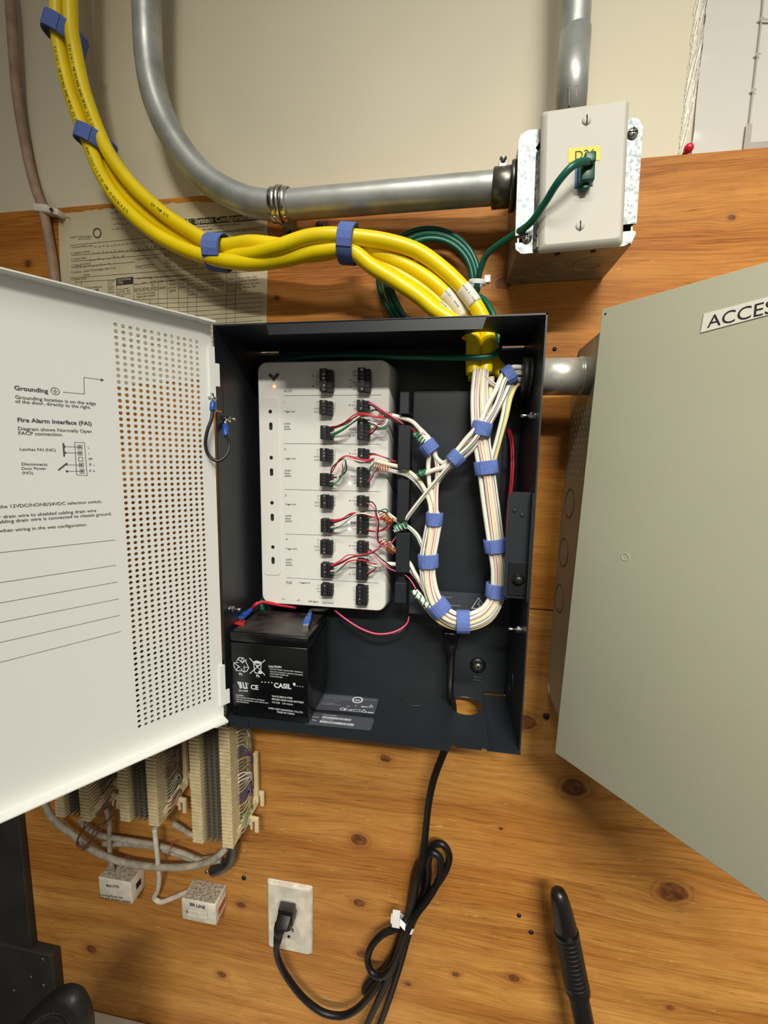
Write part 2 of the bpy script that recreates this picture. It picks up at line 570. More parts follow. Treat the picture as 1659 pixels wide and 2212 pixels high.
    def disc3(s, c, nrm, r, n=14, m=0, lift=0.0002, r0=0.0):
        c, nrm = V(c), V(nrm).normalized()
        a = nrm.orthogonal().normalized()
        b = nrm.cross(a)
        pts = [(math.cos(2 * math.pi * i / n), math.sin(2 * math.pi * i / n)) for i in range(n)]
        if r0 <= 0:
            s.add([c + (a * x + b * y) * r + nrm * lift for x, y in pts], [tuple(range(n))], m)
        else:
            s.add([c + (a * x + b * y) * q + nrm * lift for q in (r0, r) for x, y in pts],
                  [(i, (i + 1) % n, n + (i + 1) % n, n + i) for i in range(n)], m)
        return s

    def build(s, name, mats, parent=None, bevel=0.0, seg=2, origin=None, auto=True):
        me = bpy.data.meshes.new(name)
        lo = V((min(q.x for q in s.v), min(q.y for q in s.v), min(q.z for q in s.v)))
        hi = V((max(q.x for q in s.v), max(q.y for q in s.v), max(q.z for q in s.v)))
        c = V(origin) if origin is not None else V(((lo.x + hi.x) / 2, (lo.y + hi.y) / 2, lo.z if parent is None else (lo.z + hi.z) / 2))
        me.from_pydata([q - c for q in s.v], [], s.f)
        if not isinstance(mats, (list, tuple)):
            mats = [mats]
        for q in mats:
            me.materials.append(q)
        me.polygons.foreach_set('material_index', s.mi)
        me.polygons.foreach_set('use_smooth', s.sm)
        if bevel > 0:
            bm = bmesh.new()
            bm.from_mesh(me)
            bmesh.ops.remove_doubles(bm, verts=bm.verts, dist=1e-6)
            bmesh.ops.recalc_face_normals(bm, faces=bm.faces)
            ed = [e for e in bm.edges if len(e.link_faces) == 2 and e.calc_face_angle(0) > R(28)]
            bmesh.ops.bevel(bm, geom=ed, offset=bevel, segments=seg, profile=0.5, affect='EDGES', clamp_overlap=True)
            bm.to_mesh(me)
            bm.free()
            if seg > 1:
                me.polygons.foreach_set('use_smooth', [True] * len(me.polygons))
                try:
                    me.set_sharp_from_angle(angle=R(50))
                except Exception:
                    pass
        me.update()
        o = bpy.data.objects.new(name, me)
        COL.objects.link(o)
        if parent is not None:
            o.parent = parent
            o.location = c - WLOC[parent.name]
        else:
            o.location = c
        WLOC[o.name] = c
        return o


def spline(P, sub=6, closed=False):
    P = [V(p) for p in P]
    if len(P) < 3:
        return P
    out = []
    n = len(P)
    rngs = range(n) if closed else range(n - 1)
    for i in rngs:
        if closed:
            a, b, c, d = P[i - 1], P[i], P[(i + 1) % n], P[(i + 2) % n]
        else:
            b, c = P[i], P[i + 1]
            a = P[i - 1] if i > 0 else b * 2 - c
            d = P[i + 2] if i + 2 < n else c * 2 - b
        # centripetal Catmull-Rom keeps tight bends free of loops
        t0 = 0.0
        t1 = t0 + max((b - a).length, 1e-6) ** 0.5
        t2 = t1 + max((c - b).length, 1e-6) ** 0.5
        t3 = t2 + max((d - c).length, 1e-6) ** 0.5
        for k in range(sub):
            t = t1 + (t2 - t1) * k / sub
            A1 = a * ((t1 - t) / (t1 - t0)) + b * ((t - t0) / (t1 - t0))
            A2 = b * ((t2 - t) / (t2 - t1)) + c * ((t - t1) / (t2 - t1))
            A3 = c * ((t3 - t) / (t3 - t2)) + d * ((t - t2) / (t3 - t2))
            B1 = A1 * ((t2 - t) / (t2 - t0)) + A2 * ((t - t0) / (t2 - t0))
            B2 = A2 * ((t3 - t) / (t3 - t1)) + A3 * ((t - t1) / (t3 - t1))
            out.append(B1 * ((t2 - t) / (t2 - t1)) + B2 * ((t - t1) / (t2 - t1)))
    if not closed:
        out.append(P[-1])
    return out


def frames(P, closed=False):
    N = len(P)
    out = []
    a = None
    for i in range(N):
        if closed:
            t = P[(i + 1) % N] - P[i - 1]
        else:
            t = P[min(i + 1, N - 1)] - P[max(i - 1, 0)]
        if t.length < 1e-9:
            t = V((0, 0, 1))
        t.normalize()
        if a is None:
            a = V((0, -1, 0))
            if abs(a.dot(t)) > 0.95:
                a = V((0, 0, 1))
        a = a - t * a.dot(t)
        if a.length < 1e-6:
            a = t.orthogonal()
        a.normalize()
        out.append((t, a.copy(), t.cross(a)))
    return out


GL = {}


def glyphs(body, bold=0.0):
    key = (body, bold)
    if key not in GL:
        cu = bpy.data.curves.new('lettering', 'FONT')
        cu.body = body
        cu.resolution_u = 4
        cu.offset = bold
        o = bpy.data.objects.new('lettering', cu)
        me = bpy.data.meshes.new_from_object(o)
        vs = [(q.co.x, q.co.y) for q in me.vertices]
        fs = [tuple(p.vertices) for p in me.polygons]
        x0 = min(q[0] for q in vs) if vs else 0
        x1 = max(q[0] for q in vs) if vs else 1
        vs = [(x - x0, y) for x, y in vs]
        bpy.data.objects.remove(o)
        bpy.data.curves.remove(cu)
        bpy.data.meshes.remove(me)
        GL[key] = (vs, fs, max(x1 - x0, 1e-3))
    return GL[key]


def rrect(w, h, r, n=5):
    """outline of a rounded rectangle centred on 0"""
    out = []
    for cx, cy, a in ((w / 2 - r, h / 2 - r, 0), (-w / 2 + r, h / 2 - r, 90), (-w / 2 + r, -h / 2 + r, 180), (w / 2 - r, -h / 2 + r, 270)):
        for i in range(n + 1):
            g = R(a + 90 * i / n)
            out.append((cx + r * math.cos(g), cy + r * math.sin(g)))
    return out


def tag(o, label, cat, group=None, kind=None):
    o['label'] = label
    o['category'] = cat
    if group:
        o['group'] = group
    if kind:
        o['kind'] = kind
    return o


def thing(name, label, cat, loc, group=None):
    o = bpy.data.objects.new(name, None)
    o.empty_display_size = 0.02
    COL.objects.link(o)
    o.location = loc
    WLOC[o.name] = V(loc)
    return tag(o, label, cat, group)


def hole_sheet(mb, o, ux, uy, nrm, th, nu, nv, pu, pv, r, k=8, m=0, stagger=False):
    """sheet of nu x nv cells, each with a round hole, o = corner of the field"""
    o, ux, uy, nrm = V(o), V(ux), V(uy), V(nrm)
    for j in range(nv):
        for i in range(nu):
            c = o + ux * ((i + .5) * pu) + uy * ((j + .5) * pv)
            solid = stagger and (i + j) % 2
            sq = []
            ci = []
            for q in range(k):
                g = 2 * math.pi * (q + 0.5) / k
                cs, sn = math.cos(g), math.sin(g)
                mx = max(abs(cs), abs(sn))
                # corners of the cell stay square
                sq.append((cs / mx * pu / 2, sn / mx * pv / 2))
                ci.append((cs * r, sn * r))
            sq2 = []
            for q in range(k):
                sq2.append(sq[q])
            b = len(mb.v)
            cor = [(pu / 2, pv / 2), (-pu / 2, pv / 2), (-pu / 2, -pv / 2), (pu / 2, -pv / 2)]
            if solid:
                mb.add([c + ux * x + uy * y for x, y in cor] + [c + ux * x + uy * y + nrm * th for x, y in cor],
                       [(0, 1, 2, 3), (7, 6, 5, 4)], m)
                continue
            for lay in (0, 1):
                off = nrm * (th * lay)
                mb.v += [c + ux * x + uy * y + off for x, y in ci]
                mb.v += [c + ux * x + uy * y + off for x, y in cor]
            L = k + 4
            q4 = k // 4
            for lay in (0, 1):
                bb = b + lay * L
                for e in range(4):
                    # corner e sits between hole points e*q4 .. (e+1)*q4-1
                    s0 = e * q4
                    fan = [bb + s0 + t for t in range(q4)]
                    nxt = bb + (s0 + q4) % k
                    ce, cn = bb + k + e, bb + k + (e + 1) % 4
                    f1 = [ce] + fan[::-1] if lay else [ce] + fan
                    if q4 > 1:
                        mb.face(f1 if lay == 0 else f1, m)
                    f2 = [ce, fan[-1], nxt, cn]
                    mb.face(f2 if lay == 0 else f2[::-1], m)
            for q in range(k):
                q2 = (q + 1) % k
                mb.face([b + q, b + q2, b + L + q2, b + L + q], m, True)
    return mb


# ================================================================== SETTING: wall and plywood
YN = V((0, -1, 0))
ZWT = 0.6069          # top edge of the plywood
SEAM = 0.1114
b = MB().box(-1.1, 1.5, 0.0185, 0.031, -1.05, 1.25)
wall = b.build('wall_back', M['drywall'])
wall['kind'] = 'structure'

fl = MB().box(-1.1, 1.5, -3.2, 0.018, -1.07, -1.05).build('floor', M['floor'])  # out of view, added to hold back fill light from below
fl['kind'] = 'structure'
wl_ = MB().box(-1.0, -.98, -2.4, 0.0184, -1.05, 1.25).build('unseen_wall_left', M['side_wall'])  # unseen wall, added to keep fill light off the left
wl_['kind'] = 'structure'

KN = [(at(u, v, 0).x, at(u, v, 0).z, r) for u, v, r in (
    (1240, 1702, .017), (1452, 1928, .019), (775, 1815, .0125), (775, 1950, .0095), (782, 2062, .0085), (1110, 2112, .009),
    (1448, 2177, .0055), (198, 2050, .010), (478, 2105, .0085), (1136, 1560, .0145), (832, 1638, .0085), (520, 1955, .007),
    (985, 2105, .006), (880, 2125, .006), (1082, 1790, .0035), (600, 1560, .012))]
KU = [(at(u, v, 0).x, at(u, v, 0).z, r) for u, v, r in (
    (1088, 612, .010), (700, 487, .007), (598, 643, .004), (1580, 470, .004), (440, 470, .006), (60, 570, .006))]
M['ply_low'] = wood('fir_plywood_lower', KN, (206, 150, 76), (174, 114, 50), (104, 60, 22), 2.3)
M['ply_up'] = wood('fir_plywood_upper', KU, (206, 142, 62), (178, 108, 38), (112, 60, 18), 7.9)
ply = thing('plywood_backboard', 'knotty golden plywood backboard covering the wall below the cream paint', 'backboard', (0.2, 0.009, -1.05))
MB().box(-.98, 1.5, 0.0, 0.018, SEAM + 0.0009, ZWT).build('plywood_sheet', M['ply_up'], ply)
MB().box(-.98, 1.5, 0.0, 0.018, -1.05, SEAM - 0.0009).build('plywood_sheet', M['ply_low'], ply)


def screw_head(name, u, v, y, r, mat, label, cat, nrm=(0, -1, 0), slot='cross', parent=None):
    c = at(u, v, y)
    n = V(nrm)
    mb = MB().lathe([(r, 0.0), (r, r * .25), (r * .72, r * .5), (r * .3, r * .6)], c, n, 16)
    a = n.orthogonal().normalized()
    d = n.cross(a)
    for q in ((a, d) if slot == 'cross' else (a,)):
        w2 = n.cross(q).normalized() * (r * .12)
        mb.add([c + q * (s * r * .6) + w2 * t + n * (r * .62) for s, t in ((-1, -1), (1, -1), (1, 1), (-1, 1))], [(0, 1, 2, 3)], 1)
    o = mb.build(name, [mat, M['hole']], parent)
    if label:
        tag(o, label, cat)
    return o


screw_head('drywall_screw', 1180, 1547, 0, .0042, M['black'], 'black screw in the plywood beside the red knot, under the grey cabinet', 'screw')
screw_head('drywall_screw', 1121, 1977, 0, .0030, M['black'], 'upper of two small black screws in the plywood left of the ribbed handle', 'screw')
screw_head('drywall_screw', 1147, 2013, 0, .0032, M['black'], 'lower of two small black screws in the plywood left of the ribbed handle', 'screw')
screw_head('drywall_screw', 527, 1896, 0, .0036, M['black'], 'small black screw in the plywood above left of the wall outlet', 'screw')
screw_head('drywall_screw', 690, 487, 0, .0044, M['black'], 'dark screw in the plywood below the horizontal conduit', 'screw')
screw_head('drywall_screw', 1198, 754, 0, .0024, M['black'], 'tiny black screw above the shiny pipe nipple', 'screw')

# ------------------------------------------------------------------ old cable, paper, plan
oc = path([(-5, -760, .006), (10, -120, .006), (22, 0, .006), (30, 120, .006), (38, 210, .008), (56, 320, .010), (76, 405, .008), (93, 452, -.006), (104, 505, -.006),
           (115, 570, -.006), (122, 640, -.006), (126, 720, -.006)])
cb = thing('old_cable', 'old pinkish tan cable painted over down the left side of the wall', 'cable', oc[-1])
MB().tube(oc, .0056, 12, sub=8).build('jacket', M['old_cable'], cb)
c = at(97, 452, -.006)
cc = MB()
cc.obox(c + V((-.0105, -.007, -.005)), (.021, 0, -.003), (0, .013, 0), (0, 0, .0095))
cc.obox(c + V((.0095, -.005, -.0075)), (.014, 0, -.004), (0, .011, 0), (0, 0, .008))
cl = cc.build('cable_clip', M['clip_white'], bevel=.0012)
tag(cl, 'white plastic clip holding the old tan cable at the plywood top edge', 'cable clip')
cn = c + V((.016, -.0055, -.005))
MB().cyl(cn, cn + V((0, -.0018, 0)), .0022, 12).build('nail', M['dark_steel'], cl)

# the form
PP = V((0, -.0007, 0))
pp = [(126, 463), (200, 455), (262, 447), (330, 443), (405, 437), (480, 436), (560, 430), (577, 452), (579, 520), (578, 600), (574, 812), (350, 826), (140, 842), (131, 600), (128, 530)]
rag = []
random.seed(3)
for i in range(len(pp)):
    a, b_ = pp[i], pp[(i + 1) % len(pp)]
    kk = 7 if i < 6 else 1
    for j in range(kk):
        t = j / kk
        jit = random.uniform(-2.2, 2.2) if kk > 1 and j else 0
        rag.append((a[0] + (b_[0] - a[0]) * t, a[1] + (b_[1] - a[1]) * t + jit))
q = [at(u, v, -.0004) for u, v in rag]
mb = MB()
k = len(q)
mb.add(q + [p + V((0, -.0003, 0)) for p in q], [tuple(range(k)), tuple(range(2 * k - 1, k - 1, -1))] +
       [(i, k + i, k + (i + 1) % k, (i + 1) % k) for i in range(k)])
fo = mb.build('paper_form', M['paper'])
tag(fo, 'yellowed paper form with torn top edge and ruled table pinned behind the yellow cables', 'paper')


def ff(x, y):
    """zoom crop of the form -> picture pixels"""
    return (120 + x * 480 / 1659, 430 + y * 480 / 1659)


pr = MB()
P0 = V((0, -.0008, 0))
pr.add([onp(*ff(x, y), P0, YN) + YN * .0001 for x, y in ((830, 160), (1590, 105), (1590, 152), (830, 212))], [(0, 1, 2, 3)])
ink = [("PARTNER Advanced Communications System,", 955, 222, 1380, 192), ("instructions, see pages 2 and 3.", 985, 242, 1255, 222),
       ("parameter system for Hybrid Mode (PARTNER ACS Release 3)", 1080, 266, 1550, 232),
       ("Lucent Technologies", 108, 292, 268, 285), ("Bell Labs Innovations", 170, 304, 266, 299),
       ("1. Customer/Billing Name", 110, 368, 282, 352), ("2. Installation Address", 115, 412, 258, 396), ("3. Contact Name", 118, 456, 228, 444),
       ("4. Targets & Due Dates", 120, 502, 262, 486), ("5. Sold by   Lucent Technologies Sales Force", 120, 556, 450, 518),
       ("6. System Lines", 122, 608, 230, 598), ("Telephone Support Person", 597, 456, 768, 438), ("Programming Person", 597, 510, 740, 492),
       ("Phone", 818, 432, 860, 428), ("Phone", 818, 488, 860, 484), ("Dealer", 212, 574, 256, 569),
       ("Line", 152, 678, 186, 674), ("Write the Telephone", 200, 672, 345, 660), ("Numbers in order", 200, 692, 325, 680),
       ("received", 200, 710, 320, 700), ("Write", 402, 622, 440, 618), ("if a", 402, 642, 425, 640), ("Every", 402, 662, 440, 658), ("Dist.", 402, 682, 438, 678),
       ("Fixed", 402, 704, 440, 700), ("Line", 402, 730, 435, 727), ("Note number*", 462, 682, 552, 670), ("used 001, 002,", 462, 702, 560, 690),
       ("003 or No Pool", 462, 722, 562, 708), ("(#207)", 462, 742, 512, 736), ("Line Coverage - You can select one per line", 612, 598, 960, 574),
       ("VAC", 590, 640, 612, 637), ("VMS*", 645, 636, 682, 630), ("IROB", 708, 628, 748, 622), ("for", 716, 650, 740, 646),
       ("(#525) (#208) (#208)", 588, 682, 758, 668), ("Only one of these", 606, 716, 742, 702), ("types per system", 606, 738, 746, 722), ("VMS*", 772, 622, 812, 618), ("(#208)", 772, 672, 822, 666),
       ("Hunt*", 846, 618, 890, 612), ("Group", 848, 644, 894, 638), ("write no.", 840, 670, 902, 664), ("(#206)", 850, 694, 900, 688),
       ("VMS*", 926, 618, 972, 612), ("Mail", 928, 642, 962, 638), ("(#209)", 924, 668, 974, 662), ("Write", 992, 616, 1034, 610), ("Ext. No.", 986, 646, 1044, 638),
       ("for Call", 988, 672, 1042, 664), ("Cover", 992, 698, 1036, 692), ("(#208)", 994, 722, 1044, 716),
       ("Write User's Name for", 1062, 616, 1240, 600), ("Personal or Owned Line", 1062, 640, 1258, 624), ("or Identify Equipment for", 1062, 664, 1262, 646), ("Dedicated Line", 1062, 688, 1186, 676),
       ("Check", 1284, 604, 1334, 600), ("if", 1290, 628, 1302, 626), ("Caller", 1286, 650, 1330, 646), ("ID", 1290, 672, 1306, 670), ("Service", 1286, 696, 1342, 690),
       ("Identify other Local", 1356, 598, 1502, 584), ("Telephone Company", 1356, 622, 1512, 606), ("Subscription Services", 1356, 646, 1522, 630), ("(e.g., Repeat Call)", 1356, 670, 1498, 656)]
for s, x0, y0, x1, y1 in ink:
    pr.text(s, ff(x0, y0), ff(x1, y1), P0, YN, lift=.0001)
for pts in (((108, 346), (690, 288), (1030, 262)), ((112, 590), (1030, 520), (1030, 262)), ((580, 392), (1030, 350)), ((118, 420), (1030, 356)), ((120, 466), (820, 408)),
            ((118, 510), (590, 470)), ((1052, 520), (1240, 506)), ((1054, 262), (1052, 520)), ((1054, 262), (1560, 208)), ((816, 400), (820, 462), (870, 458)),
            ((150, 620), (150, 720)), ((192, 616), (192, 720)), ((392, 598), (396, 770)), ((455, 590), (455, 790)), ((148, 620), (1560, 534)),
            ((584, 608), (584, 860)), ((766, 604), (768, 860)), ((832, 600), (836, 900)), ((916, 596), (922, 920)), ((984, 586), (988, 930)), ((1050, 548), (1056, 960)),
            ((1278, 540), (1272, 960)), ((1346, 534), (1340, 960)), ((584, 640), (1048, 586)), ((640, 760), (640, 860)), ((705, 750), (705, 860)), ((584, 690), (765, 676))):
    pr.line([ff(*p_) for p_ in pts], P0, YN, .00045, .0001)
for i in range(11):
    y = 735 + i * 34
    pr.line([ff(400, y + 24), ff(1050, y), ff(1545, y - 34)], P0, YN, .0004, .0001)
pr.add([onp(*ff(x, y), P0, YN) + YN * .0001 for x, y in ((455, 592), (580, 580), (580, 634), (455, 646))], [(0, 1, 2, 3)])
pr.disc3(onp(*ff(311, 254), P0, YN), YN, .0062, 22, 0, .0001, .0046)
pr.build('form_print', M['ink'], fo)
wt = MB()
wt.text("Form A:  System Configuration", ff(856, 196), ff(1470, 152), P0, YN, bold=.018, lift=.0002)
wt.text("Hybrid Mode", ff(466, 612), ff(562, 602), P0, YN, bold=.01, lift=.0002)
wt.text("Only", ff(466, 634), ff(506, 629), P0, YN, bold=.01, lift=.0002)
wt.build('form_heading', M['paper'], fo)
hw = MB()
random.seed(11)
for x0, y0, x1, y1, a in ((288, 362, 740, 322, 10), (280, 412, 760, 366, 12), (250, 462, 520, 430, 11), (148, 518, 430, 482, 9), (600, 520, 760, 506, 9), (820, 512, 1020, 498, 9),
                          (812, 412, 862, 404, 7), (412, 108, 500, 100, 9), (418, 150, 540, 146, 9), (430, 190, 560, 186, 9), (418, 230, 500, 226, 9)):
    n_ = int((x1 - x0) / 5)
    pts = []
    for i in range(n_ + 1):
        t = i / n_
        pts.append(ff(x0 + (x1 - x0) * t + random.uniform(-3, 3), y0 + (y1 - y0) * t - random.uniform(-.2, 1) * a * 2.0 * (1 if i % 2 else .15)))
    for i in range(0, n_ - 2, 6):
        hw.line(pts[i:i + 5], P0, YN, .00045, .0001)
hw.line([ff(70, 160), ff(72, 145), ff(85, 136), ff(100, 140), ff(108, 150)], P0, YN, .0009, .0001)
hw.build('handwriting', M['pencil'], fo)

# the laminated plan
yp = .0172
lam = [at(u, v, yp) for u, v in ((1507, -60), (1467, 338))]
x0t, x0b = lam[0].x, lam[1].x
zt = lam[0].z
lp = thing('laminated_plan', 'glossy white laminated floor plan with grey outlines on the wall at upper right', 'plan', (x0b + .2, yp, .6075))
xa = at(1475, 300, yp)
mb = MB()
nx, nz = 26, 22
xs = [x0b + (.011 + .42 * i / nx) for i in range(nx + 1)]
random.seed(5)
for j in range(nz + 1):
    for i in range(nx + 1):
        t = j / nz
        X = xs[i] + (x0t - x0b) * t
        Z = .6075 + (zt + .02 - .6075) * t
        ed = math.exp(-((i / nx) / .10) ** 2)
        Y = yp - .0008 - .0016 * ed * (0.5 + 0.5 * math.sin(t * 31 + 3 * math.sin(t * 9)))
        mb.v.append(V((X, Y, Z)))
for j in range(nz):
    for i in range(nx):
        a_ = j * (nx + 1) + i
        mb.face([a_, a_ + 1, a_ + nx + 2, a_ + nx + 1], 0, True)
k = len(mb.v)
mb.build('plan_sheet', M['laminate'], lp)
pg = MB()
PL = V((0, yp - .0030, 0))


def pf(x, y):
    return (1440 + x * 219 / 1346, y * 360 / 2212)


pg.line([pf(1285, 0), pf(1262, 240), pf(1208, 720), pf(1153, 1190), pf(1098, 1640)], PL, YN, .0014)
pg.line([pf(1300, -400), pf(1285, 0)], PL, YN, .0014)
for x, y in ((1258, 248), (1208, 718), (1153, 1192)):
    pg.add([onp(*pf(x + dx, y + dy), PL, YN) + YN * .0003 for dx, dy in ((-45, 8), (-20, -14), (30, -18), (48, 0), (30, 18), (-25, 24))], [(0, 1, 2, 3, 4, 5)])
pg.line([pf(1300, 262), pf(1420, 262)], PL, YN, .002)
pg.add([onp(*pf(x, y), PL, YN) + YN * .0003 for x, y in ((1055, 1648), (1138, 1640), (1112, 1890), (1015, 1985))], [(0, 1, 2, 3)])
pg.add([onp(*pf(x, y), PL, YN) + YN * .0003 for x, y in ((1112, 1890), (3400, 1740), (3400, 1830), (1015, 1985))], [(0, 1, 2, 3)])
pg.build('plan_drawing', M['plan_grey'], lp)
fm = MB()
random.seed(9)
for i in range(150):                    # crinkled clear margin of the laminate: fine low ridges, their glints painted on in white
    t = i / 150
    zc = .613 + t * (zt + .01 - .613)
    for q_ in range(1 + (i % 3 == 0)):
        L = random.uniform(.012, .032)
        off = random.uniform(-.0010, .0035 + .0095 * min(1, t * 1.6))
        xw = x0b + (x0t - x0b) * (zc - .6075) / (zt - .6075) + off
        e = V((L * .16, -.0002, L))
        sd = V((.00020, 0, -.00005))
        a = V((xw, yp - .0004, zc))
        fm.add([a - sd, a + sd, a + e + sd, a + e - sd, a + V((0, -.00015, 0)) + e * .1, a + V((0, -.00015, 0)) + e * .9], [(0, 4, 5, 3), (1, 2, 5, 4), (0, 1, 4), (3, 5, 2)], 0)
ob = fm.build('film_glints', M['film_glint'], lp)
ob['kind'] = 'stuff'
c = at(1484, 326, .004)
pn = MB()
pn.cyl(c + V((-.0035, .011, -.006)), c, .0022, 14, .0026)
pn.sphere(c + V((.0006, -.0016, .0012)), .0046, 16, 10)
tag(pn.build('push_pin', M['red_pin']), 'red round-headed push pin at the foot of the laminated plan', 'push pin')

# ================================================================== CONDUITS
RC = .0150
cpts = [at(306, -760, -.024), at(316, -160, -.024), at(316, -40, -.024), at(318, 60, -.024), at(322, 130, -.024), at(332, 195, -.025), at(352, 255, -.026), at(385, 315, -.027), at(430, 372, -.028),
        at(480, 410, -.029), at(540, 436, -.030), at(600, 444, -.031), at(700, 437, -.033), at(845, 425, -.036), at(1000, 412, -.040), at(1118, 402, -.044)]
cd = thing('bent_conduit', 'galvanised conduit bending from vertical to horizontal into the steel junction box', 'conduit', cpts[-1])
MB().tube(cpts, RC, 24, sub=8).build('pipe', M['emt'], cd)
a, e = at(1063, 408, -.0425), at(1113, 403, -.044)
ax = (e - a).normalized()
cn = MB()
cn.lathe([(.0158, 0), (.0176, .001), (.0176, .0225), (.0160, .0235)], a, ax, 28)
con = cn.build('connector', M['dark_steel'], cd)
mb = MB()
up = V((0, -.42, .9)).normalized()
s0 = a + ax * .0085 + up * .0160
mb.box(s0.x - .0035, s0.x + .0035, s0.y - .004, s0.y + .004, s0.z - .002, s0.z + .0048)
mb.cyl(s0 + up * .003, s0 + up * .0085, .0036, 14)
mb.build('set_screw', M['zinc'], con, bevel=.0004, seg=1)
mb = MB()
mb.lathe([(.0205, 0), (.0215, .0006), (.0215, .0042), (.0196, .005)], e + ax * -.0052, ax, 26)
mb.build('locknut', M['dark_steel'], cd)
# one-hole strap
c = at(608, 444, -.0313)
tg = (at(700, 437, -.033) - at(560, 441, -.0305)).normalized()
st = MB()
for off, ra, wd in ((-.0058, .0160, .0085), (.0, .0174, .0050), (.0058, .0160, .0085)):
    k = len(st.v)
    n = 22
    bb = V((0, -1, 0))
    aa = tg.cross(bb).normalized()
    for i in range(n):
        g = R(-100 + 270 * i / (n - 1))
        for h in (-wd / 2, wd / 2):
            for rr in (ra, ra + .0014):
                st.v.append(c + tg * (off + h) + (-aa * math.sin(g) + bb * math.cos(g)) * rr)
    for i in range(n - 1):
        o_ = k + i * 4
        for p_, q_ in ((0, 1), (1, 3), (3, 2), (2, 0)):
            st.face([o_ + p_, o_ + 4 + p_, o_ + 4 + q_, o_ + q_], 0, True)
    st.face([k, k + 1, k + 3, k + 2])
    o_ = k + (n - 1) * 4
    st.face([o_, o_ + 2, o_ + 3, o_ + 1])
f0 = at(626, 492, -.002)
st.box(f0.x - .0085, f0.x + .0085, -.0028, -.0004, f0.z - .012, f0.z + .014)
st.hexa([f0 + V((-.0085, -.0028 + .002, .0135)), f0 + V((.0085, -.0008, .0135)), f0 + V((.0085, .0012, .0135)), f0 + V((-.0085, .0012, .0135)),
         c + V((-.006, -.008, -.0165)), c + V((.010, -.008, -.0165)), c + V((.010, -.005, -.0165)), c + V((-.006, -.005, -.0165))])
so = st.build('pipe_strap', M['zinc'])
tag(so, 'shiny one-hole strap screwed over the horizontal conduit', 'pipe strap')
screw_head('screw', 626, 506, -.0028, .0048, M['dark_steel'], None, None, parent=so)
# vertical conduit into the junction box
vp = [at(1262, -760, -.036), at(1249, -160, -.036), at(1245, 0, -.037), at(1240, 110, -.038), at(1231, 262, -.040)]
vc = thing('vertical_conduit', 'straight vertical conduit dropping into the top of the junction box', 'conduit', vp[-1])
MB().tube(vp, .0134, 24).build('pipe', M['emt'], vc)
a, e = at(1243, 68, -.0375), at(1231, 262, -.040)
mb = MB()
mb.tube([at(1243, 74, -.0375), at(1231, 262, -.040)], .0142, 24)
sl = mb.build('coupling', M['emt'], vc)
mb = MB()
for du in (-9, 7):
    p_ = [at(1238 + du, v, -.0532) for v in (186, 200, 232)]
    mb.tube(p_, .0006, 6)
mb.build('slot_groove', M['dark_steel'], sl)

# ================================================================== JUNCTION BOX
BX, BZ, DB = 0.34276, 0.53899, 0.07471
tl = R(1.09)
ex, ez = V((math.cos(tl), 0, math.sin(tl))), V((-math.sin(tl), 0, math.cos(tl)))
BC = V((BX, 0, BZ))


def bp(x, y, z):
    return BC + ex * x + ez * z + V((0, y, 0))


jb = thing('junction_box', 'square galvanised junction box standing off the wall at upper right', 'electrical box', bp(0, -.0002, -.0515))
h = .0508
mb = MB()
t_ = .0016
for y0, y1 in ((-.0005, -.0385), (-.0389, -.0740)):
    for (x0, x1, z0, z1) in ((-h, -h + t_, -h, h), (h - t_, h, -h, h), (-h + t_, h - t_, -h, -h + t_), (-h + t_, h - t_, h - t_, h)):
        mb.hexa([bp(x0, y0, z0), bp(x1, y0, z0), bp(x1, y1, z0), bp(x0, y1, z0), bp(x0, y0, z1), bp(x1, y0, z1), bp(x1, y1, z1), bp(x0, y1, z1)])
mb.hexa([bp(-h, -.0005, -h), bp(h, -.0005, -h), bp(h, -.002, -h), bp(-h, -.002, -h), bp(-h, -.0005, h), bp(h, -.0005, h), bp(h, -.002, h), bp(-h, -.002, h)])
mb.build('box_body', M['galv_box'], jb)
for x, y, r in ((-.012, -.034, .0135), (.024, -.040, .0135), (-.040, -.012, .009)):
    mb = MB()
    c = bp(x, y, -h)
    pts = [c + ex * (r * math.cos(R(a_))) + V((0, r * math.sin(R(a_)), 0)) - ez * .0002 for a_ in range(20, 350, 15)]
    mb.tube(pts, .0005, 6, sub=2)
    mb.build('knockout', M['galv_box'], jb)
for x in (-.012, .020):
    mb = MB()
    mb.lathe([(.0026, 0), (.0026, .0004)], bp(x, -.0660, -h - .0001), -ez, 12)
    mb.build('screw_hole', M['hole'], jb)
# bracket plate with corner slots (mud-ring cover)
hw_ = .0530
out = []
r = .008
pol = rrect(2 * hw_, 2 * hw_, r, 5)
# notches: slots cut in from the edges at the upper left, lower right; screw slots at the other corners
prof = []
zs = hw_
poly = [(-hw_ + .006, -hw_), (hw_ - .010, -hw_), (hw_ - .003, -hw_ + .003), (hw_, -hw_ + .010),
        (hw_ - .001, -hw_ + .0125), (hw_ - .020, -hw_ + .0125), (hw_ - .0215, -hw_ + .015), (hw_ - .020, -hw_ + .0185), (hw_, -hw_ + .0185),
        (hw_, hw_ - .008), (hw_ - .004, hw_ - .0015), (hw_ - .009, hw_), (-hw_ + .035, hw_), (-hw_ + .0335, hw_ - .004), (-hw_ + .022, hw_ - .017), (-hw_ + .0175, hw_ - .0185), (-hw_ + .0155, hw_ - .0155),
        (-hw_ + .0275, hw_ - .0005), (-hw_ + .0265, hw_), (-hw_ + .008, hw_), (-hw_ + .002, hw_ - .003), (-hw_, hw_ - .009), (-hw_, -hw_ + .0165), (-hw_ + .010, -hw_ + .0165), (-hw_ + .0125, -hw_ + .0125), (-hw_ + .010, -hw_ + .0100), (-hw_, -hw_ + .0100), (-hw_ + .001, -hw_ + .004)]
mb = MB()
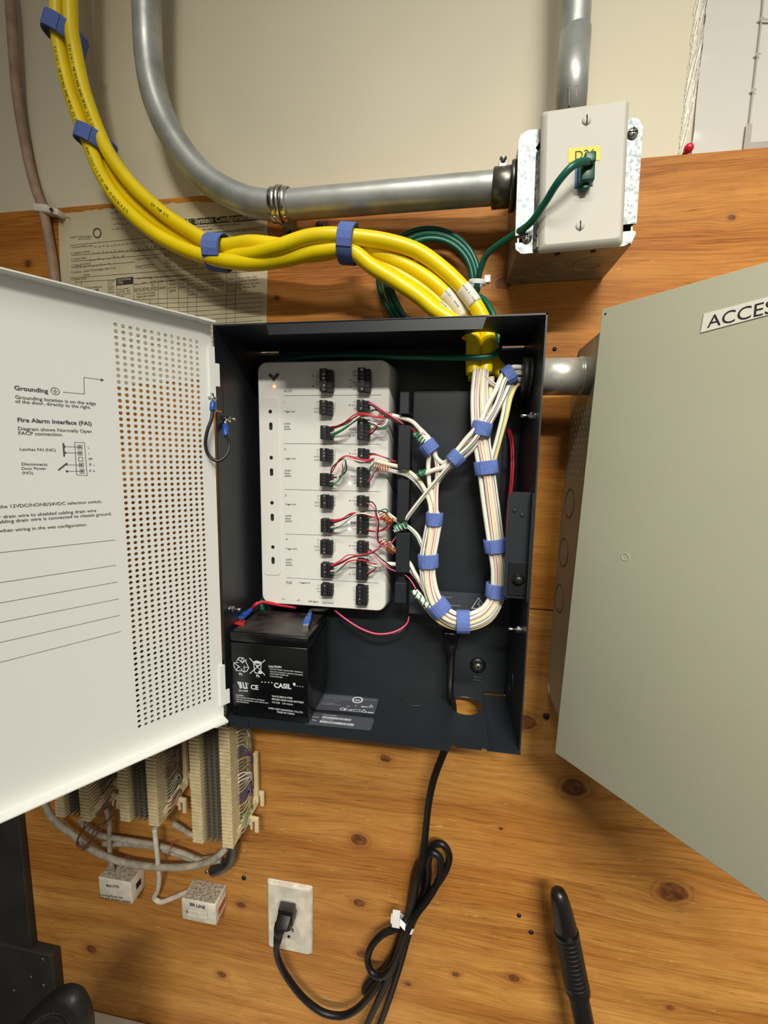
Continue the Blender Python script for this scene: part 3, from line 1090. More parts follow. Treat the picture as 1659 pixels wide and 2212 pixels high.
mb.prism(poly, bp(0, -.0745, 0), ex, ez, (0, -.0016, 0))
br = mb.build('cover_bracket', M['galv'], jb)
for sx in (-1, 1):                       # raised device rails either side of the plate
    mb = MB()
    xa_, xb_ = (-.0370, -.0290) if sx < 0 else (.0290, .0360)
    za, zb = -hw_ + .002, hw_ - .020
    mb.hexa([bp(xa_, -.0761, za), bp(xb_, -.0761, za), bp(xb_, -.0765, zb), bp(xa_, -.0765, zb), bp(xa_ + .003, -.083, za), bp(xb_ - .002, -.083, za), bp(xb_ - .002, -.083, zb), bp(xa_ + .003, -.083, zb)])
    mb.build('raised_rail', M['galv'], jb)
for (x, z) in ((-hw_ + .0105, -hw_ + .0132), (hw_ - .0085, hw_ - .013)):
    p_ = bp(x, -.0761, z)
    mb = MB()
    mb.lathe([(.0046, 0), (.0046, .0012), (.0034, .0026), (.001, .003)], p_, YN, 16)
    mb.box(p_.x - .0004, p_.x + .0004, p_.y - .0034, p_.y - .0024, p_.z - .0034, p_.z + .0034, 1)
    mb.box(p_.x - .0034, p_.x + .0034, p_.y - .0034, p_.y - .0024, p_.z - .0004, p_.z + .0004, 1)
    mb.build('cover_screw', [M['zinc'], M['hole']], jb)
# ivory plate: corners seen at (1175,240) (1362,214) (1158,545) (1341,529)
PYP = -.0855
cs = [at(u, v, PYP) for u, v in ((1158, 546), (1343, 529), (1362, 213), (1175, 240))]
pc = (cs[0] + cs[1] + cs[2] + cs[3]) / 4
pux = ((cs[1] - cs[0]) + (cs[2] - cs[3])).normalized()
puz = V((-pux.z, 0, pux.x))
pw, ph = ((cs[1] - cs[0]).length + (cs[2] - cs[3]).length) / 2, ((cs[3] - cs[0]).length + (cs[2] - cs[1]).length) / 2


def plate_mesh(c, ux, uz, w_, h_, d, bev):
    mb = MB()
    o0, o1, o2 = rrect(w_, h_, .003, 4), rrect(w_, h_, .003, 4), rrect(w_ - 2 * bev, h_ - 2 * bev, .003, 4)
    k = len(o0)
    for pol_, dd in ((o0, 0), (o1, d * .25), (o2, d)):
        mb.v += [c + ux * x + uz * z + YN * dd for x, z in pol_]
    for L in range(2):
        for i in range(k):
            j = (i + 1) % k
            mb.face([L * k + i, L * k + j, (L + 1) * k + j, (L + 1) * k + i], 0, True)
    mb.face([2 * k + i for i in range(k)])
    mb.face([k - 1 - i for i in range(k)])
    return mb


wp = plate_mesh(pc + V((0, .0025, 0)), pux, puz, pw, ph, .0065, .0045).build('data_wall_plate', M['ivory'])
tag(wp, 'ivory data wall plate with a green plug on the junction box', 'wall plate')
yface = PYP + .0025 - .0065
for u, v in ((1267, 260), (1253, 488)):
    c = at(u, v, yface)
    mb = MB()
    mb.lathe([(.0038, -.0006), (.0038, .0004), (.0030, .0011), (.0008, .0014)], c, YN, 18)
    mb.obox(c + pux * -.0005 - puz * .0036 + YN * .0009, pux * .001, puz * .0072, YN * .0006, 1)
    mb.build('plate_screw', [M['ivory'], M['hole']], wp)
PF = V((0, yface, 0))
mb = MB()
mb.add([onp(u, v, PF, YN) + YN * .0003 for u, v in ((1228, 321), (1296, 315), (1296, 346), (1227, 352))], [(0, 1, 2, 3)])
lb = mb.build('yellow_label', M['label_yellow'], wp)
mb = MB()
mb.text("D26", (1242, 346), (1285, 340), PF, YN, bold=.0, lift=.0005)
mb.build('label_print', M['print_black'], lb)
j0 = at(1262, 366, yface)
mb = MB()
mb.obox(j0 - pux * .0075 - puz * .0140, pux * .015, puz * .0180, YN * .0012)
jk = mb.build('blue_jack', M['jack_blue'], wp)

# ================================================================== GREEN PATCH CABLE
gr = .0031
H_TOP = .41942
ypl = yface - .0012
c0 = at(1268, 347, ypl - .018)
gpts = [at(1270, 350, ypl - .013), at(1256, 350, ypl - .019), at(1234, 361, -.114), at(1205, 394, -.110), at(1176, 440, -.098), at(1145, 482, -.086), at(1110, 507, -.070), at(1075, 530, -.058),
        at(1050, 552, -.048), at(1038, 582, -.040), at(1031, 612, -.032), at(1022, 668, -.028), at(1000, 712, -.026), at(955, 742, -.024), at(900, 748, -.020)]
cen = (928, 600)
turn = []
for tnum, (rx, ry, cx_, cy_, yy) in enumerate(((108, 108, 926, 602, -.013), (98, 98, 930, 604, -.019), (88, 90, 932, 606, -.024))):
    for ad_ in range(150, 150 + 360, 30):
        if tnum == 2 and ad_ > 430:
            break
        g = R(ad_)
        turn.append(at(cx_ + rx * math.cos(g), cy_ + ry * math.sin(g), yy - .002 * math.sin(g * 1.3 + tnum)))
gpts += turn
gpts = [V((p_.x, p_.y, max(p_.z, H_TOP + .0036))) for p_ in gpts]
gpts += [at(1030, 640, -.032), V((.2775, -.0470, .4380)), V((.2822, -.0475, .4200)), V((.2832, -.0520, .4060)), at(1074, 758, -.064), at(1062, 768, -.068), at(1036, 772, -.069), at(990, 773, -.067), at(920, 772, -.058), at(860, 771, -.042),
         at(760, 768, -.030), at(640, 775, -.022), at(575, 800, -.016), at(556, 850, -.0125), at(553, 1000, -.0125), at(556, 1200, -.0125), at(563, 1290, -.0165), at(572, 1325, -.028), at(600, 1330, -.034)]
gc = thing('green_patch_cable', 'green patch cable coiled above the enclosure and plugged into the ivory plate', 'cable', at(1031, 612, -.032))
MB().tube(gpts, gr, 12, sub=6).build('jacket', M['green'], gc)
mb = MB()
jp = j0 - puz * .0065
mb.obox(jp - pux * .0058 - puz * .0090 + YN * .0012, pux * .0116, puz * .0190, YN * .010)
mb.obox(jp - pux * .0046 + puz * .0015 + YN * .0112, pux * .0092, puz * .0085, YN * .006)
mb.obox(jp - pux * .0030 - puz * .0135 + YN * .0020, pux * .0060, puz * .0055, YN * .0050)
mb.build('plug_boot', M['green_plug'], gc, bevel=.0012)
c = at(1031, 611, -.033)
tt = (at(1026, 660, -.030) - at(1036, 585, -.036)).normalized()
mb = MB().band(c, tt, .0046, .0085, .0085, .0010)
p_ = c + V((.009, -.002, .0015))
mb.box(p_.x - .002, p_.x + .004, p_.y - .003, p_.y + .003, p_.z - .003, p_.z + .004)
tag(mb.build('cable_tie', M['tie']), 'white cable tie around the coiled green patch cable', 'cable tie')

# ================================================================== YELLOW COMPOSITE CABLES
RY = .0076
ypaths = {
    'M': [(116, -760, -.036), (118, -150, -.036), (123, 0, -.036), (124, 60, -.036), (128, 95, -.036), (150, 195, -.037), (192, 310, -.038), (220, 378, -.040), (258, 436, -.042), (322, 496, -.045), (392, 536, -.048), (470, 561, -.050),
          (545, 569, -.052), (620, 559, -.056), (690, 543, -.060), (755, 541, -.060), (805, 577, -.059), (862, 612, -.058), (908, 643, -.057), (940, 670, -.056), V((.2440, -.0555, .4282)), V((.2522, -.0555, .4240)), V((.2562, -.0555, .4150)), V((.2568, -.0562, .3970)), V((.2580, -.0580, .3790))],
    'R': [(148, -760, -.034), (150, -150, -.034), (152, 0, -.035), (154, 60, -.036), (160, 98, -.037), (181, 195, -.038), (222, 305, -.038), (246, 348, -.040), (288, 402, -.041), (350, 459, -.042), (405, 496, -.044), (472, 530, -.046),
          (545, 524, -.048), (620, 532, -.048), (690, 538, -.048), (755, 527, -.050), (830, 553, -.050), (893, 582, -.050), (945, 618, -.050), (984, 660, -.046), V((.2520, -.0400, .4310)), V((.2572, -.0394, .4200)), V((.2578, -.0400, .4060)), V((.2595, -.0430, .3900)), V((.2610, -.0460, .3760))],
    'U': [(118, -760, -.019), (120, -150, -.019), (126, 0, -.020), (131, 80, -.021), (155, 190, -.022), (200, 308, -.023), (235, 368, -.025), (272, 420, -.027), (336, 480, -.030), (400, 520, -.033), (470, 549, -.037), (540, 551, -.053),
          (600, 534, -.064), (660, 514, -.066), (708, 508, -.066), (755, 511, -.064), (832, 521, -.060), (902, 543, -.057), (962, 586, -.055), (1004, 628, -.054), (1032, 668, -.054), V((.2688, -.0535, .4270)), V((.2712, -.0538, .4140)), V((.2712, -.0550, .3980)), V((.2690, -.0580, .3800))],
    'B': [(138, -760, -.018), (140, -150, -.018), (146, 0, -.019), (150, 80, -.020), (174, 190, -.021), (214, 304, -.022), (246, 354, -.024), (292, 405, -.026), (356, 462, -.028), (412, 500, -.031), (474, 545, -.034), (560, 556, -.037),
          (640, 553, -.042), (700, 547, -.046), (755, 536, -.047), (812, 563, -.046), (872, 598, -.046), (925, 632, -.045), (968, 672, -.043), (1000, 706, -.040), V((.2722, -.0384, .4210)), V((.2745, -.0390, .4080)), V((.2800, -.0430, .3920)), V((.2890, -.0480, .3820)), V((.2990, -.0520, .3770))],
}
yl = {'M': 'yellow composite cable running lowest of four where they enter the enclosure top', 'R': 'yellow composite cable with a middle white tag, second in the fan above the enclosure',
      'U': 'yellow composite cable arching highest over the fan above the enclosure', 'B': 'yellow composite cable third from the top in the fan above the enclosure'}


def seg(P, a, b):
    n = len(P)
    return P[int(a * (n - 1)):int(b * (n - 1)) + 1]


def text_along(mb, P, r, body, size, m=0, flip=False):
    """print on a round cable, letter by letter"""
    d = 0.0
    i = 0
    for ch in body:
        target = d
        acc = 0.0
        i = 0
        while i < len(P) - 2 and acc + (P[i + 1] - P[i]).length < target:
            acc += (P[i + 1] - P[i]).length
            i += 1
        t = (P[i + 1] - P[i]).normalized()
        p = P[i] + t * (target - acc)
        n_ = YN - t * YN.dot(t)
        n_.normalize()
        if ch != ' ':
            vs, fs, wd = glyphs(ch)
            ux = -t if flip else t
            uy = n_.cross(ux)
            o_ = p + n_ * (r + .0002) - uy * (size * .35)
            mb.add([o_ + ux * (x * size) + uy * (y * size) for x, y in vs], fs, m)
        d += size * (0.72 if ch != ' ' else .5)
    return mb


YS = {}
for kx in 'BURM':
    P = spline(path(ypaths[kx]), 8)
    YS[kx] = P
    o = thing('yellow_cable', yl[kx], 'cable', P[-1], 'yellow composite cables')
    MB().tube(P, RY, 16, raw=True).build('jacket', M['yellow'], o)
    if kx in 'MR':
        mb = MB()
        zt_ = spline(path([(q_[0], q_[1], q_[2]) for q_ in ypaths[kx]]), 30)
        n = len(zt_)
        lo = min(range(n), key=lambda i: (zt_[i] - at(139 if kx == 'M' else 170, 112, -.036)).length)
        text_along(mb, zt_[lo:], RY, "E213411 NEW ENGLAND WIRE 22 7 24", .0042, flip=False)
        lo = min(range(n), key=lambda i: (zt_[i] - at(198 if kx == 'M' else 340, 326 if kx == 'M' else 450, -.040)).length)
        text_along(mb, zt_[lo:], RY, "846/2227 13 Y CF CMP 410SLB14 ETL" if kx == 'M' else "DV CMP ETL", .0042)
        mb.build('jacket_print', M['print_black'], o)
    tg_ = {'M': None, 'R': ((958, 632), (1003, 678)), 'U': ((1010, 611), (1036, 652)), 'B': ((955, 646), (990, 680))}[kx]
    if tg_:
        n = len(P)
        ya = -.05
        ia = min(range(n), key=lambda i: (P[i] - at(*tg_[0], ya)).length)
        ib = min(range(n), key=lambda i: (P[i] - at(*tg_[1], ya)).length)
        Q = P[ia:max(ib, ia + 2) + 1]
        mb = MB().tube(Q, RY + .0004, 18, raw=True)
        tgo = mb.build('white_tag', M['label_white'], o)
        mb = MB()
        text_along(mb, spline(Q, 6), RY + .0004, "0008 D.1008" if kx == 'U' else "0008 1.0008", .0027)
        mb.build('tag_print', M['print_black'], tgo)


def strap(u, v, y, du, dv, wpx, ra, rb, label, group, dy=0.0):
    c = at(u, v, y)
    t = (at(u + du, v + dv, y + dy) - c).normalized()
    wd = (at(u + wpx * du / math.hypot(du, dv), v + wpx * dv / math.hypot(du, dv), y) - c).length
    o = MB().band(c, t, wd, ra, rb).build('blue_strap', M['strap'])
    tag(o, label, 'cable strap', group)
    return o


G1 = 'blue hook and loop straps on the yellow cables'
strap(141, 77, -.0285, -14, 50, 36, .0205, .0195, 'blue strap highest on the yellow cables at top left', G1)
strap(207, 308, -.0305, -14, 48, 32, .0200, .0190, 'blue strap on the yellow cables beside the old tan cable clip', G1)
strap(472, 546, -.0415, 50, 2, 36, .0180, .0178, 'blue strap on the yellow cables over the paper form', G1)
strap(753, 527, -.0555, 50, 4, 33, .0180, .0182, 'blue strap on the yellow cables where they start to fan out', G1)


# ================================================================== CHARCOAL ENCLOSURE
W_, H_, YF, YB = 0.31711, 0.41942, -0.1112, -0.0078
T = 0.0015
en = thing('access_control_enclosure', 'open charcoal metal enclosure with a white perforated door on its left', 'enclosure', (W_ / 2, -.0005, 0))
# back panel (recessed) with slots left open at its top and bottom corners
mb = MB()
mb.box(T, W_ - T, YB, YB + .0015, .0015, H_ - .0012)
mb.build('back_panel', M['enclosure'], en)


def plate_with_hole(xr, yr, z0, z1, holes, mat, name, notch=()):
    """horizontal sheet with round holes cut through: outer cells as quads, hole cells as rings"""
    bm = bmesh.new()
    xs, ys = [xr[0], xr[1]], [yr[0], yr[1]]
    mb = MB()
    cells = []
    hs = sorted(holes, key=lambda q: q[0])
    cx_ = xr[0]
    for (hx, hy, hr) in hs:
        s_ = hr * 1.25
        cells.append((cx_, hx - s_))
        y0, y1 = hy - s_, hy + s_
        mb.box(hx - s_, hx + s_, yr[0], y0, z0, z1)
        mb.box(hx - s_, hx + s_, y1, yr[1], z0, z1)
        k = 32
        b_ = len(mb.v)
        for z in (z0, z1):
            for q in range(k):
                g = 2 * math.pi * (q + .5) / k
                mb.v.append(V((hx + hr * math.cos(g), hy + hr * math.sin(g), z)))
            for q in range(k):
                g = 2 * math.pi * (q + .5) / k
                mx = max(abs(math.cos(g)), abs(math.sin(g)))
                mb.v.append(V((hx + s_ * math.cos(g) / mx, hy + s_ * math.sin(g) / mx, z)))
            for sx, sy in ((1, 1), (-1, 1), (-1, -1), (1, -1)):
                mb.v.append(V((hx + s_ * sx, hy + s_ * sy, z)))
        L = 2 * k + 4
        for lay in (0, 1):
            o_ = b_ + lay * L
            for q in range(k):
                q2 = (q + 1) % k
                mb.face([o_ + q, o_ + q2, o_ + k + q2, o_ + k + q])
            for e in range(4):
                q = (e * k // 4 + k // 8 - 1) % k
                mb.face([o_ + k + q, o_ + k + (q + 1) % k, o_ + 2 * k + e])
        for q in range(k):
            q2 = (q + 1) % k
            mb.face([b_ + q, b_ + q2, b_ + L + q2, b_ + L + q], 0, True)
        cx_ = hx + s_
    cells.append((cx_, xr[1]))
    for a_, c_ in cells:
        mb.box(a_, c_, yr[0], yr[1], z0, z1)
    return mb


HXT, HYT = .2645, -.0475
mb = plate_with_hole((0.0258, .2905), (YF, YB), H_ - T, H_, [(HXT, HYT, .0200)], None, 'top')
mb.box(0, .0258, YF, YB - .0042, H_ - T, H_)
mb.box(.2905, W_, YF, YB - .0042, H_ - T, H_)
mb.build('top_panel', M['enclosure'], en)
mb = plate_with_hole((.002, .2875), (YF, YB), 0, T, [(.2660, -.0400, .0190)], None, 'bottom')
mb.box(.2875, W_, YF, YB - .0035, 0, T)
mb.box(.2872, .2893, YF + .001, YB, T, T + .0012)
mb.build('bottom_panel', M['enclosure'], en)
# side panels; the left one is cut back for the hinges
mb = MB()
mb.box(W_ - T, W_, YF, -.0005, 0, H_)
rp = mb.build('side_panel', M['enclosure'], en)
mb = MB()
yz = [(-.0005, 0), (YF, 0), (YF, .018), (-.101, .026), (-.101, .064), (YF, .072), (YF, .335)]
yz += [(-.0985, .335), (-.0985, .3605), (-.1035, .3625), (YF, .3690), (YF, H_), (-.0005, H_)]
mb.prism([(y, z) for y, z in yz], (0, 0, 0), (0, 1, 0), (0, 0, 1), (T, 0, 0))
mb.build('side_panel', M['enclosure'], en)
for z0_, z1_ in ((.3372, .3640), (.0270, .0700)):
    mb = MB().box(.0002, .0012, YF + .0005, -.0975, z0_, z1_)
    mb.build('hinge_plate', M['enclosure'], en)
# front lips
mb = MB()
mb.hexa([(.0585, YF, .4085), (.2615, YF, .4075), (.2615, YF + .0015, .4075), (.0585, YF + .0015, .4085), (.0560, YF, H_ - .0008), (.2650, YF, H_ - .0008), (.2650, YF + .0015, H_ - .0008), (.0560, YF + .0015, H_ - .0008)])
mb.build('top_lip', M['enclosure'], en)
mb = MB()
mb.box(.004, .2470, YF - .0012, YF, -.0065, T)
mb.box(.2530, .2790, YF - .0012, YF, -.0012, T)
mb.box(.2840, W_, YF - .0012, YF, -.0012, T)
mb.box(.003, .028, YF - .0035, YF - .0012, -.0068, .0015)
mb.build('bottom_lip', M['enclosure'], en)
# latch bracket on the right wall
c0, c1 = at(1098, 1062, -.100), at(1099, 1291, -.100)
mb = MB()
lx0 = .2935
mb.prism([(lx0 + .004, .261), (lx0, .257), (lx0, .160), (lx0 + .003, .1565), (W_ - T, .1565), (W_ - T, .261)], (0, -.1000, 0), (1, 0, 0), (0, 0, 1), (0, -.0016, 0))
mb.box(W_ - T - .0016, W_ - T, YF + .001, -.1000, .1565, .261)
lbk = mb.build('latch_bracket', M['enclosure'], en)
for u, v in ((1112, 1103), (1128, 1113)):
    mb = MB()
    p_ = at(u, v, -.1016)
    mb.lathe([(.0019, 0), (.0017, .0007), (.0010, .0008)], p_, YN, 14)
    mb.build('rivet', M['enclosure'], lbk)
p0, p1 = at(1100, 1213, -.1018), at(1137, 1287, -.1018)
mb = MB()
mb.box(p0.x, p1.x, -.1036, -.1016, p1.z, p0.z)
lt = mb.build('latch', M['black'], en, bevel=.0005, seg=1)
cq = at(1119, 1252, -.1036)
mb = MB()
mb.lathe([(.0060, 0), (.0060, .001), (.0040, .0022), (.0040, .0042), (.0034, .005), (.001, .0052)], cq, YN, 20)
mb.build('latch_knob', M['black'], lt)
# studs with nuts


def stud(x, y, z, d, L, name_label=None):
    mb = MB()
    ax = V((d, 0, 0))
    o = V((x, y, z))
    mb.lathe([(.0032, 0), (.0032, .0012)], o, ax, 16)
    mb.lathe([(.0026, .0012), (.0036, .0018), (.0036, .0044), (.0028, .0050)], o, ax, 6, smooth=False)
    mb.lathe([(.0017, .005), (.0017, L), (.0012, L + .0006)], o, ax, 12)
    return mb.build('ground_stud', M['zinc'], en)


stud(W_ - T, -.0913, .3332, -1, .0125)
stud(W_ - T, -.0865, .1187, -1, .0125)
stud(T, -.0984, .1226, 1, .0125)
stud(T, -.0945, .3292, 1, .0095)
# knockouts and the corner screw
mb = MB()
c = atz(896, 1509, T)
mb.tube([c + V((.0165 * math.cos(R(a_)), .0150 * math.sin(R(a_)), .0001)) for a_ in range(190, 352, 12)], .0006, 6, sub=2)
mb.build('knockout', M['enclosure'], en)
c = atx(1104, 1474, W_ - T)
mb = MB()
mb.tube([c + V((-.0003, .0125 * math.cos(R(a_)), .016 * math.sin(R(a_)))) for a_ in range(0, 360, 15)], .0009, 6, sub=2, closed=True)
mb.build('knockout', M['enclosure'], en)
c = at(1032, 1437, YB)
mb = MB()
mb.lathe([(.0100, 0), (.0092, .0022), (.0060, .0030)], c, YN, 28)
ws = mb.build('mounting_washer', M['black'], en)
mb = MB()
mb.lathe([(.0046, .003), (.0046, .0042), (.0034, .0054), (.0008, .0058)], c, YN, 18)
mb.box(c.x - .0028, c.x + .0028, c.y - .0062, c.y - .0056, c.z - .0005, c.z + .0005, 1)
mb.box(c.x - .0005, c.x + .0005, c.y - .0062, c.y - .0056, c.z - .0028, c.z + .0028, 1)
mb.build('mounting_screw', [pm('steel_screw', (150, 140, 126), .4, .8), M['hole']], ws)
for dz in (-.0155, -.0195):
    mb = MB().tube([c + V((.006 * s_, -.0006, dz)) for s_ in (-1, 0, 1)], .0007, 6)
    mb.build('embossed_rib', M['enclosure'], en)
# conduit bushing rings inside the right wall
cnp = V((W_ - T, -.0555, .3760))
mb = MB()
for x0, x1, r0, r1 in ((0, -.004, .0180, .0216), (-.0045, -.010, .0180, .0210)):
    k = len(mb.v)
    mb.lathe([(r0, 0), (r1, .0004), (r1, abs(x1 - x0)), (r0, abs(x1 - x0) + .0004)], cnp + V((x0, 0, 0)), (-1, 0, 0), 36)
mb.build('conduit_bushing', M['black_matte'], en)

# door, swung open 126 degrees about its left hinge line
DA = R(54)
dU = V((-math.cos(DA), -math.sin(DA), 0))      # from the hinge outwards
dN = V((math.sin(DA), -math.cos(DA), 0))       # inside face, towards the viewer
DO = V((0, -.111, 0))
DZ0, DZ1, DL = .0035, .4195, .3150


def dpt(u, z, h=0.0):
    return DO + dU * u + V((0, 0, z)) + dN * h


pu_, pv_ = (.0842 - .0165) / 12, (.3998 - .0305) / 70
hu0, hz0 = .0165 - pu_ / 2, .0305 - pv_ / 2
hu1, hz1 = hu0 + 13 * pu_, hz0 + 71 * pv_
mb = MB()
tb = .0012
hole_sheet(mb, dpt(hu0, hz0, -tb), dU, V((0, 0, 1)), dN, tb, 13, 71, pu_, pv_, .00165)
for u0, u1, z0, z1 in ((.002, hu0, DZ0, DZ1), (hu1, DL, DZ0, DZ1), (hu0, hu1, DZ0, hz0), (hu0, hu1, hz1, DZ1)):
    mb.obox(dpt(u0, z0, -tb), dU * (u1 - u0), V((0, 0, z1 - z0)), dN * tb)
door = mb.build('door', M['door_white'], en)
FD = .0125
mb = MB()
mb.obox(dpt(.0035, DZ1 - .0012, -tb), dU * (DL - .0035), V((0, 0, .0012)), dN * (FD + tb))
mb.obox(dpt(.0030, DZ1 - .0017, -tb - .0004), dU * .014, V((0, 0, .0021)), dN * (FD + tb + .0012))
mb.build('door_flange', M['door_white'], door)
mb = MB()
mb.obox(dpt(.0035, DZ0, -tb), dU * (DL - .0035), V((0, 0, .0012)), dN * (FD + tb))
mb.obox(dpt(.0030, DZ0 - .0006, -tb - .0004), dU * .014, V((0, 0, .0023)), dN * (FD + tb + .0012))
mb.build('door_flange', M['door_white'], door)
mb = MB()
mb.obox(dpt(DL - .0012, DZ0, -tb), dU * .0012, V((0, 0, DZ1 - DZ0)), dN * (FD + tb))
mb.build('door_flange', M['door_white'], door)
for z0, z1 in ((.334, .398), (.018, .064)):
    mb = MB()
    mb.obox(dpt(.0000, z0, 0), dU * .0055, V((0, 0, z1 - z0)), dN * .0022)
    mb.obox(dpt(-.0045, z0 + (.026 if z0 > .1 else 0), .0004), dU * .0045, V((0, 0, (z1 - z0) * .35)), dN * .0016)
    mb.build('hinge_leaf', M['door_white'], door)
mb = MB()
mb.lathe([(.0015, 0), (.0015, .009), (.0010, .0096)], dpt(.0062, .3480, 0), dN * .5 + V((.8, 0, 0)), 12)
mb.build('ground_stud', M['zinc'], door)
# printing on the door
PRN = {k_: MB() for k_ in ('grounding_print', 'fire_alarm_print', 'wiring_print', 'ruled_lines')}
DT = [("grounding_print", "Grounding location is on the edge", (33, 861), (207, 875)), ("grounding_print", "of the door, directly to the right.", (33, 870), (196, 883)),
      ("fire_alarm_print", "Diagram shows Normally Open", (39, 929), (198, 935)), ("fire_alarm_print", "FACP connection.", (40, 939), (136, 942)), ("fire_alarm_print", "Latches FAI (NC)", (43, 973), (120, 975)),
      ("fire_alarm_print", "Disconnects", (47, 1005), (102, 1006)), ("fire_alarm_print", "Door Power", (47, 1014.5), (100, 1014.5)), ("fire_alarm_print", "(NO)", (48, 1024), (71, 1024)),
      ("fire_alarm_print", "L", (190, 969), (194, 969)), ("fire_alarm_print", "L", (191.4, 981.4), (195.4, 981.4)), ("fire_alarm_print", "FP", (192, 994), (202.5, 994)), ("fire_alarm_print", "F -", (193.4, 1007), (204, 1007)), ("fire_alarm_print", "F +", (193.4, 1020), (205, 1020.4)),
      ("wiring_print", "the 12VDC/NONE/24VDC selection switch.", (-2, 1098), (220, 1086)), ("wiring_print", "r drain wire to shielded cabling drain wire", (-2, 1120), (207.6, 1105.5)),
      ("wiring_print", "abling drain wire is connected to chassis ground.", (-2, 1130.6), (240.7, 1112.4)), ("wiring_print", "when wiring in the wet configuration.", (-2, 1150), (188, 1135.7))]
for k_, s, a_, b_ in DT:
    PRN[k_].text(s, a_, b_, DO, dN, bold=.008)
PRN['grounding_print'].text("Grounding", (31, 842), (104, 849), DO, dN, bold=.025)
pr = PRN['fire_alarm_print']
pr.text("Fire Alarm Interface (FAI)", (38, 911), (198, 919), DO, dN, bold=.025)
for pts in (((-4, 1194), (248, 1166.5)), ((-4, 1259), (250, 1221)), ((-4, 1303), (253, 1257)), ((-4, 1345.4), (256.5, 1293.5)), ((-4, 1388.6), (258, 1329)), ((-4, 1431.6), (260.6, 1364))):
    PRN['ruled_lines'].line(pts, DO, dN, .00036)
for pts in (((161, 955), (182, 956), (188, 1027), (165.4, 1026), (161, 955)), ((138.4, 964.6), (172.5, 965.6)), ((140, 978), (173, 978.7)), ((143, 1004), (175.5, 1004.4)), ((144.5, 1018), (177, 1017.6))):
    pr.line(pts, DO, dN, .00034)
pr.line([(136.7, 958), (138.4, 985)], DO, dN, .0011)
pr.line([(144, 1001), (126.6, 1015)], DO, dN, .0011)
for u, v, f_ in ((172.5, 965.6, 1), (173, 978.7, 1), (174, 991.6, 0), (175.5, 1004.4, 1), (177, 1017.6, 1)):
    pr.line([(u - 4.5, v - 4.2), (u + 4.5, v - 4), (u + 4.5, v + 4.4), (u - 4.5, v + 4), (u - 4.5, v - 4.2)], DO, dN, .00035)
    if f_:
        pr.disc3(onp(u, v, DO, dN), dN, .0009, 10)
for u, v in ((139, 964.6), (140.5, 978), (144.5, 1018), (143, 1003)):
    pr.disc3(onp(u, v, DO, dN), dN, .0009, 10)
pr = PRN['grounding_print']
pr.line(((136, 847), (182, 851), (181, 815), (223, 821)), DO, dN, .00034)
pr.line([(218, 818.5), (223, 821), (218, 822.5)], DO, dN, .0007)
g = onp(119, 845, DO, dN)
pr.disc3(g, dN, .0029, 20, 0, .0002, .0025)
for z_, hw2 in ((.0002, .0017), (-.0007, .0011), (-.0015, .0005)):
    pr.line3([g - dU * hw2 + V((0, 0, z_)), g + dU * hw2 + V((0, 0, z_))], dN, .0003)
pr.line3([g + V((0, 0, .0002)), g + V((0, 0, .0019))], dN, .0003)
for k_, mb in PRN.items():
    mb.build(k_, M['print_grey'], door)

# ground wire between door and case
gw = thing('ground_wire', 'short black ground wire with blue crimp lugs looping from door to enclosure', 'wire', at(470, 995, -.118))
pts = [at(459, 886, -.121), at(457, 905, -.123), at(448, 930, -.126), at(444, 962, -.127), at(452, 985, -.126), at(471, 996, -.124), at(488, 985, -.120), at(496, 962, -.115), at(491, 942, -.109), at(488, 932, -.105)]
MB().tube(pts, .0017, 10).build('wire', M['bwire'], gw)
for a_, e_ in ((at(460, 868, -.1195), at(459, 888, -.1212)), (at(486, 917, -.1010), at(489, 943, -.108))):
    mb = MB().lathe([(.0022, 0), (.0030, .0015), (.0030, (e_ - a_).length - .001), (.0024, (e_ - a_).length)], a_, e_ - a_, 14)
    mb.build('crimp_lug', M['blue_lug'], gw)
mb = MB().tube([at(487, 905, -.0965), at(486, 917, -.1010)], .0016, 8)
mb.build('lug_tongue', M['zinc'], gw)
mb = MB().tube([at(458, 850, -.1175), at(460, 868, -.1195)], .0016, 8)
mb.build('lug_tongue', M['zinc'], gw)

# regulatory stickers on the floor of the enclosure
ZF = V((0, 0, T))
ZN = V((0, 0, 1))


def floor_sticker(pix, rows, name):
    q = [onp(u, v, ZF, ZN) for u, v in pix]
    mb = MB()
    mb.add([p_ + ZN * .00015 for p_ in q], [tuple(range(len(q)))])
    return mb.build(name, M['sticker'], en)


def zf(x, y):
    return (640 + x * 200 / 1659, 1460 + y * 140 / 1161)


sA = floor_sticker([zf(*p_) for p_ in ((150, 285), (540, 320), (1000, 358), (1480, 415), (1400, 690), (760, 630), (200, 590), (60, 570))], None, 'sticker')
sB = floor_sticker([zf(*p_) for p_ in ((200, 640), (800, 700), (1370, 760), (1395, 790), (1340, 960), (1310, 980), (700, 920), (150, 870))], None, 'sticker')
pr = MB()
PZ = ZF + V((0, 0, .00015))
for i, (s, x0, y0, x1, y1) in enumerate((("This device complies with Part 15 of the FCC Rules. Operation is subject to", 520, 356, 1000, 392), ("the following two conditions: this device may not cause harmful interference", 505, 382, 985, 416),
                                         ("and must accept any interference received, including interference that may", 495, 406, 975, 438), ("cause undesired operation. CAN ICES-3(A)/NMB-3(A)", 480, 440, 790, 464),
                                         ("Input: 100-240V AC 50/60Hz 3A", 465, 478, 700, 498), ("Output: 12/24VDC 2A max total", 450, 505, 780, 528),
                                         ("Conforms to UL STD", 1220, 428, 1420, 445))):
    pr.text(s, zf(x0, y0), zf(x1, y1), PZ, ZN, lift=.0001)
pr.disc3(onp(*zf(1098, 432), PZ, ZN), ZN, .0068, 20, 0, .0001, .0046)
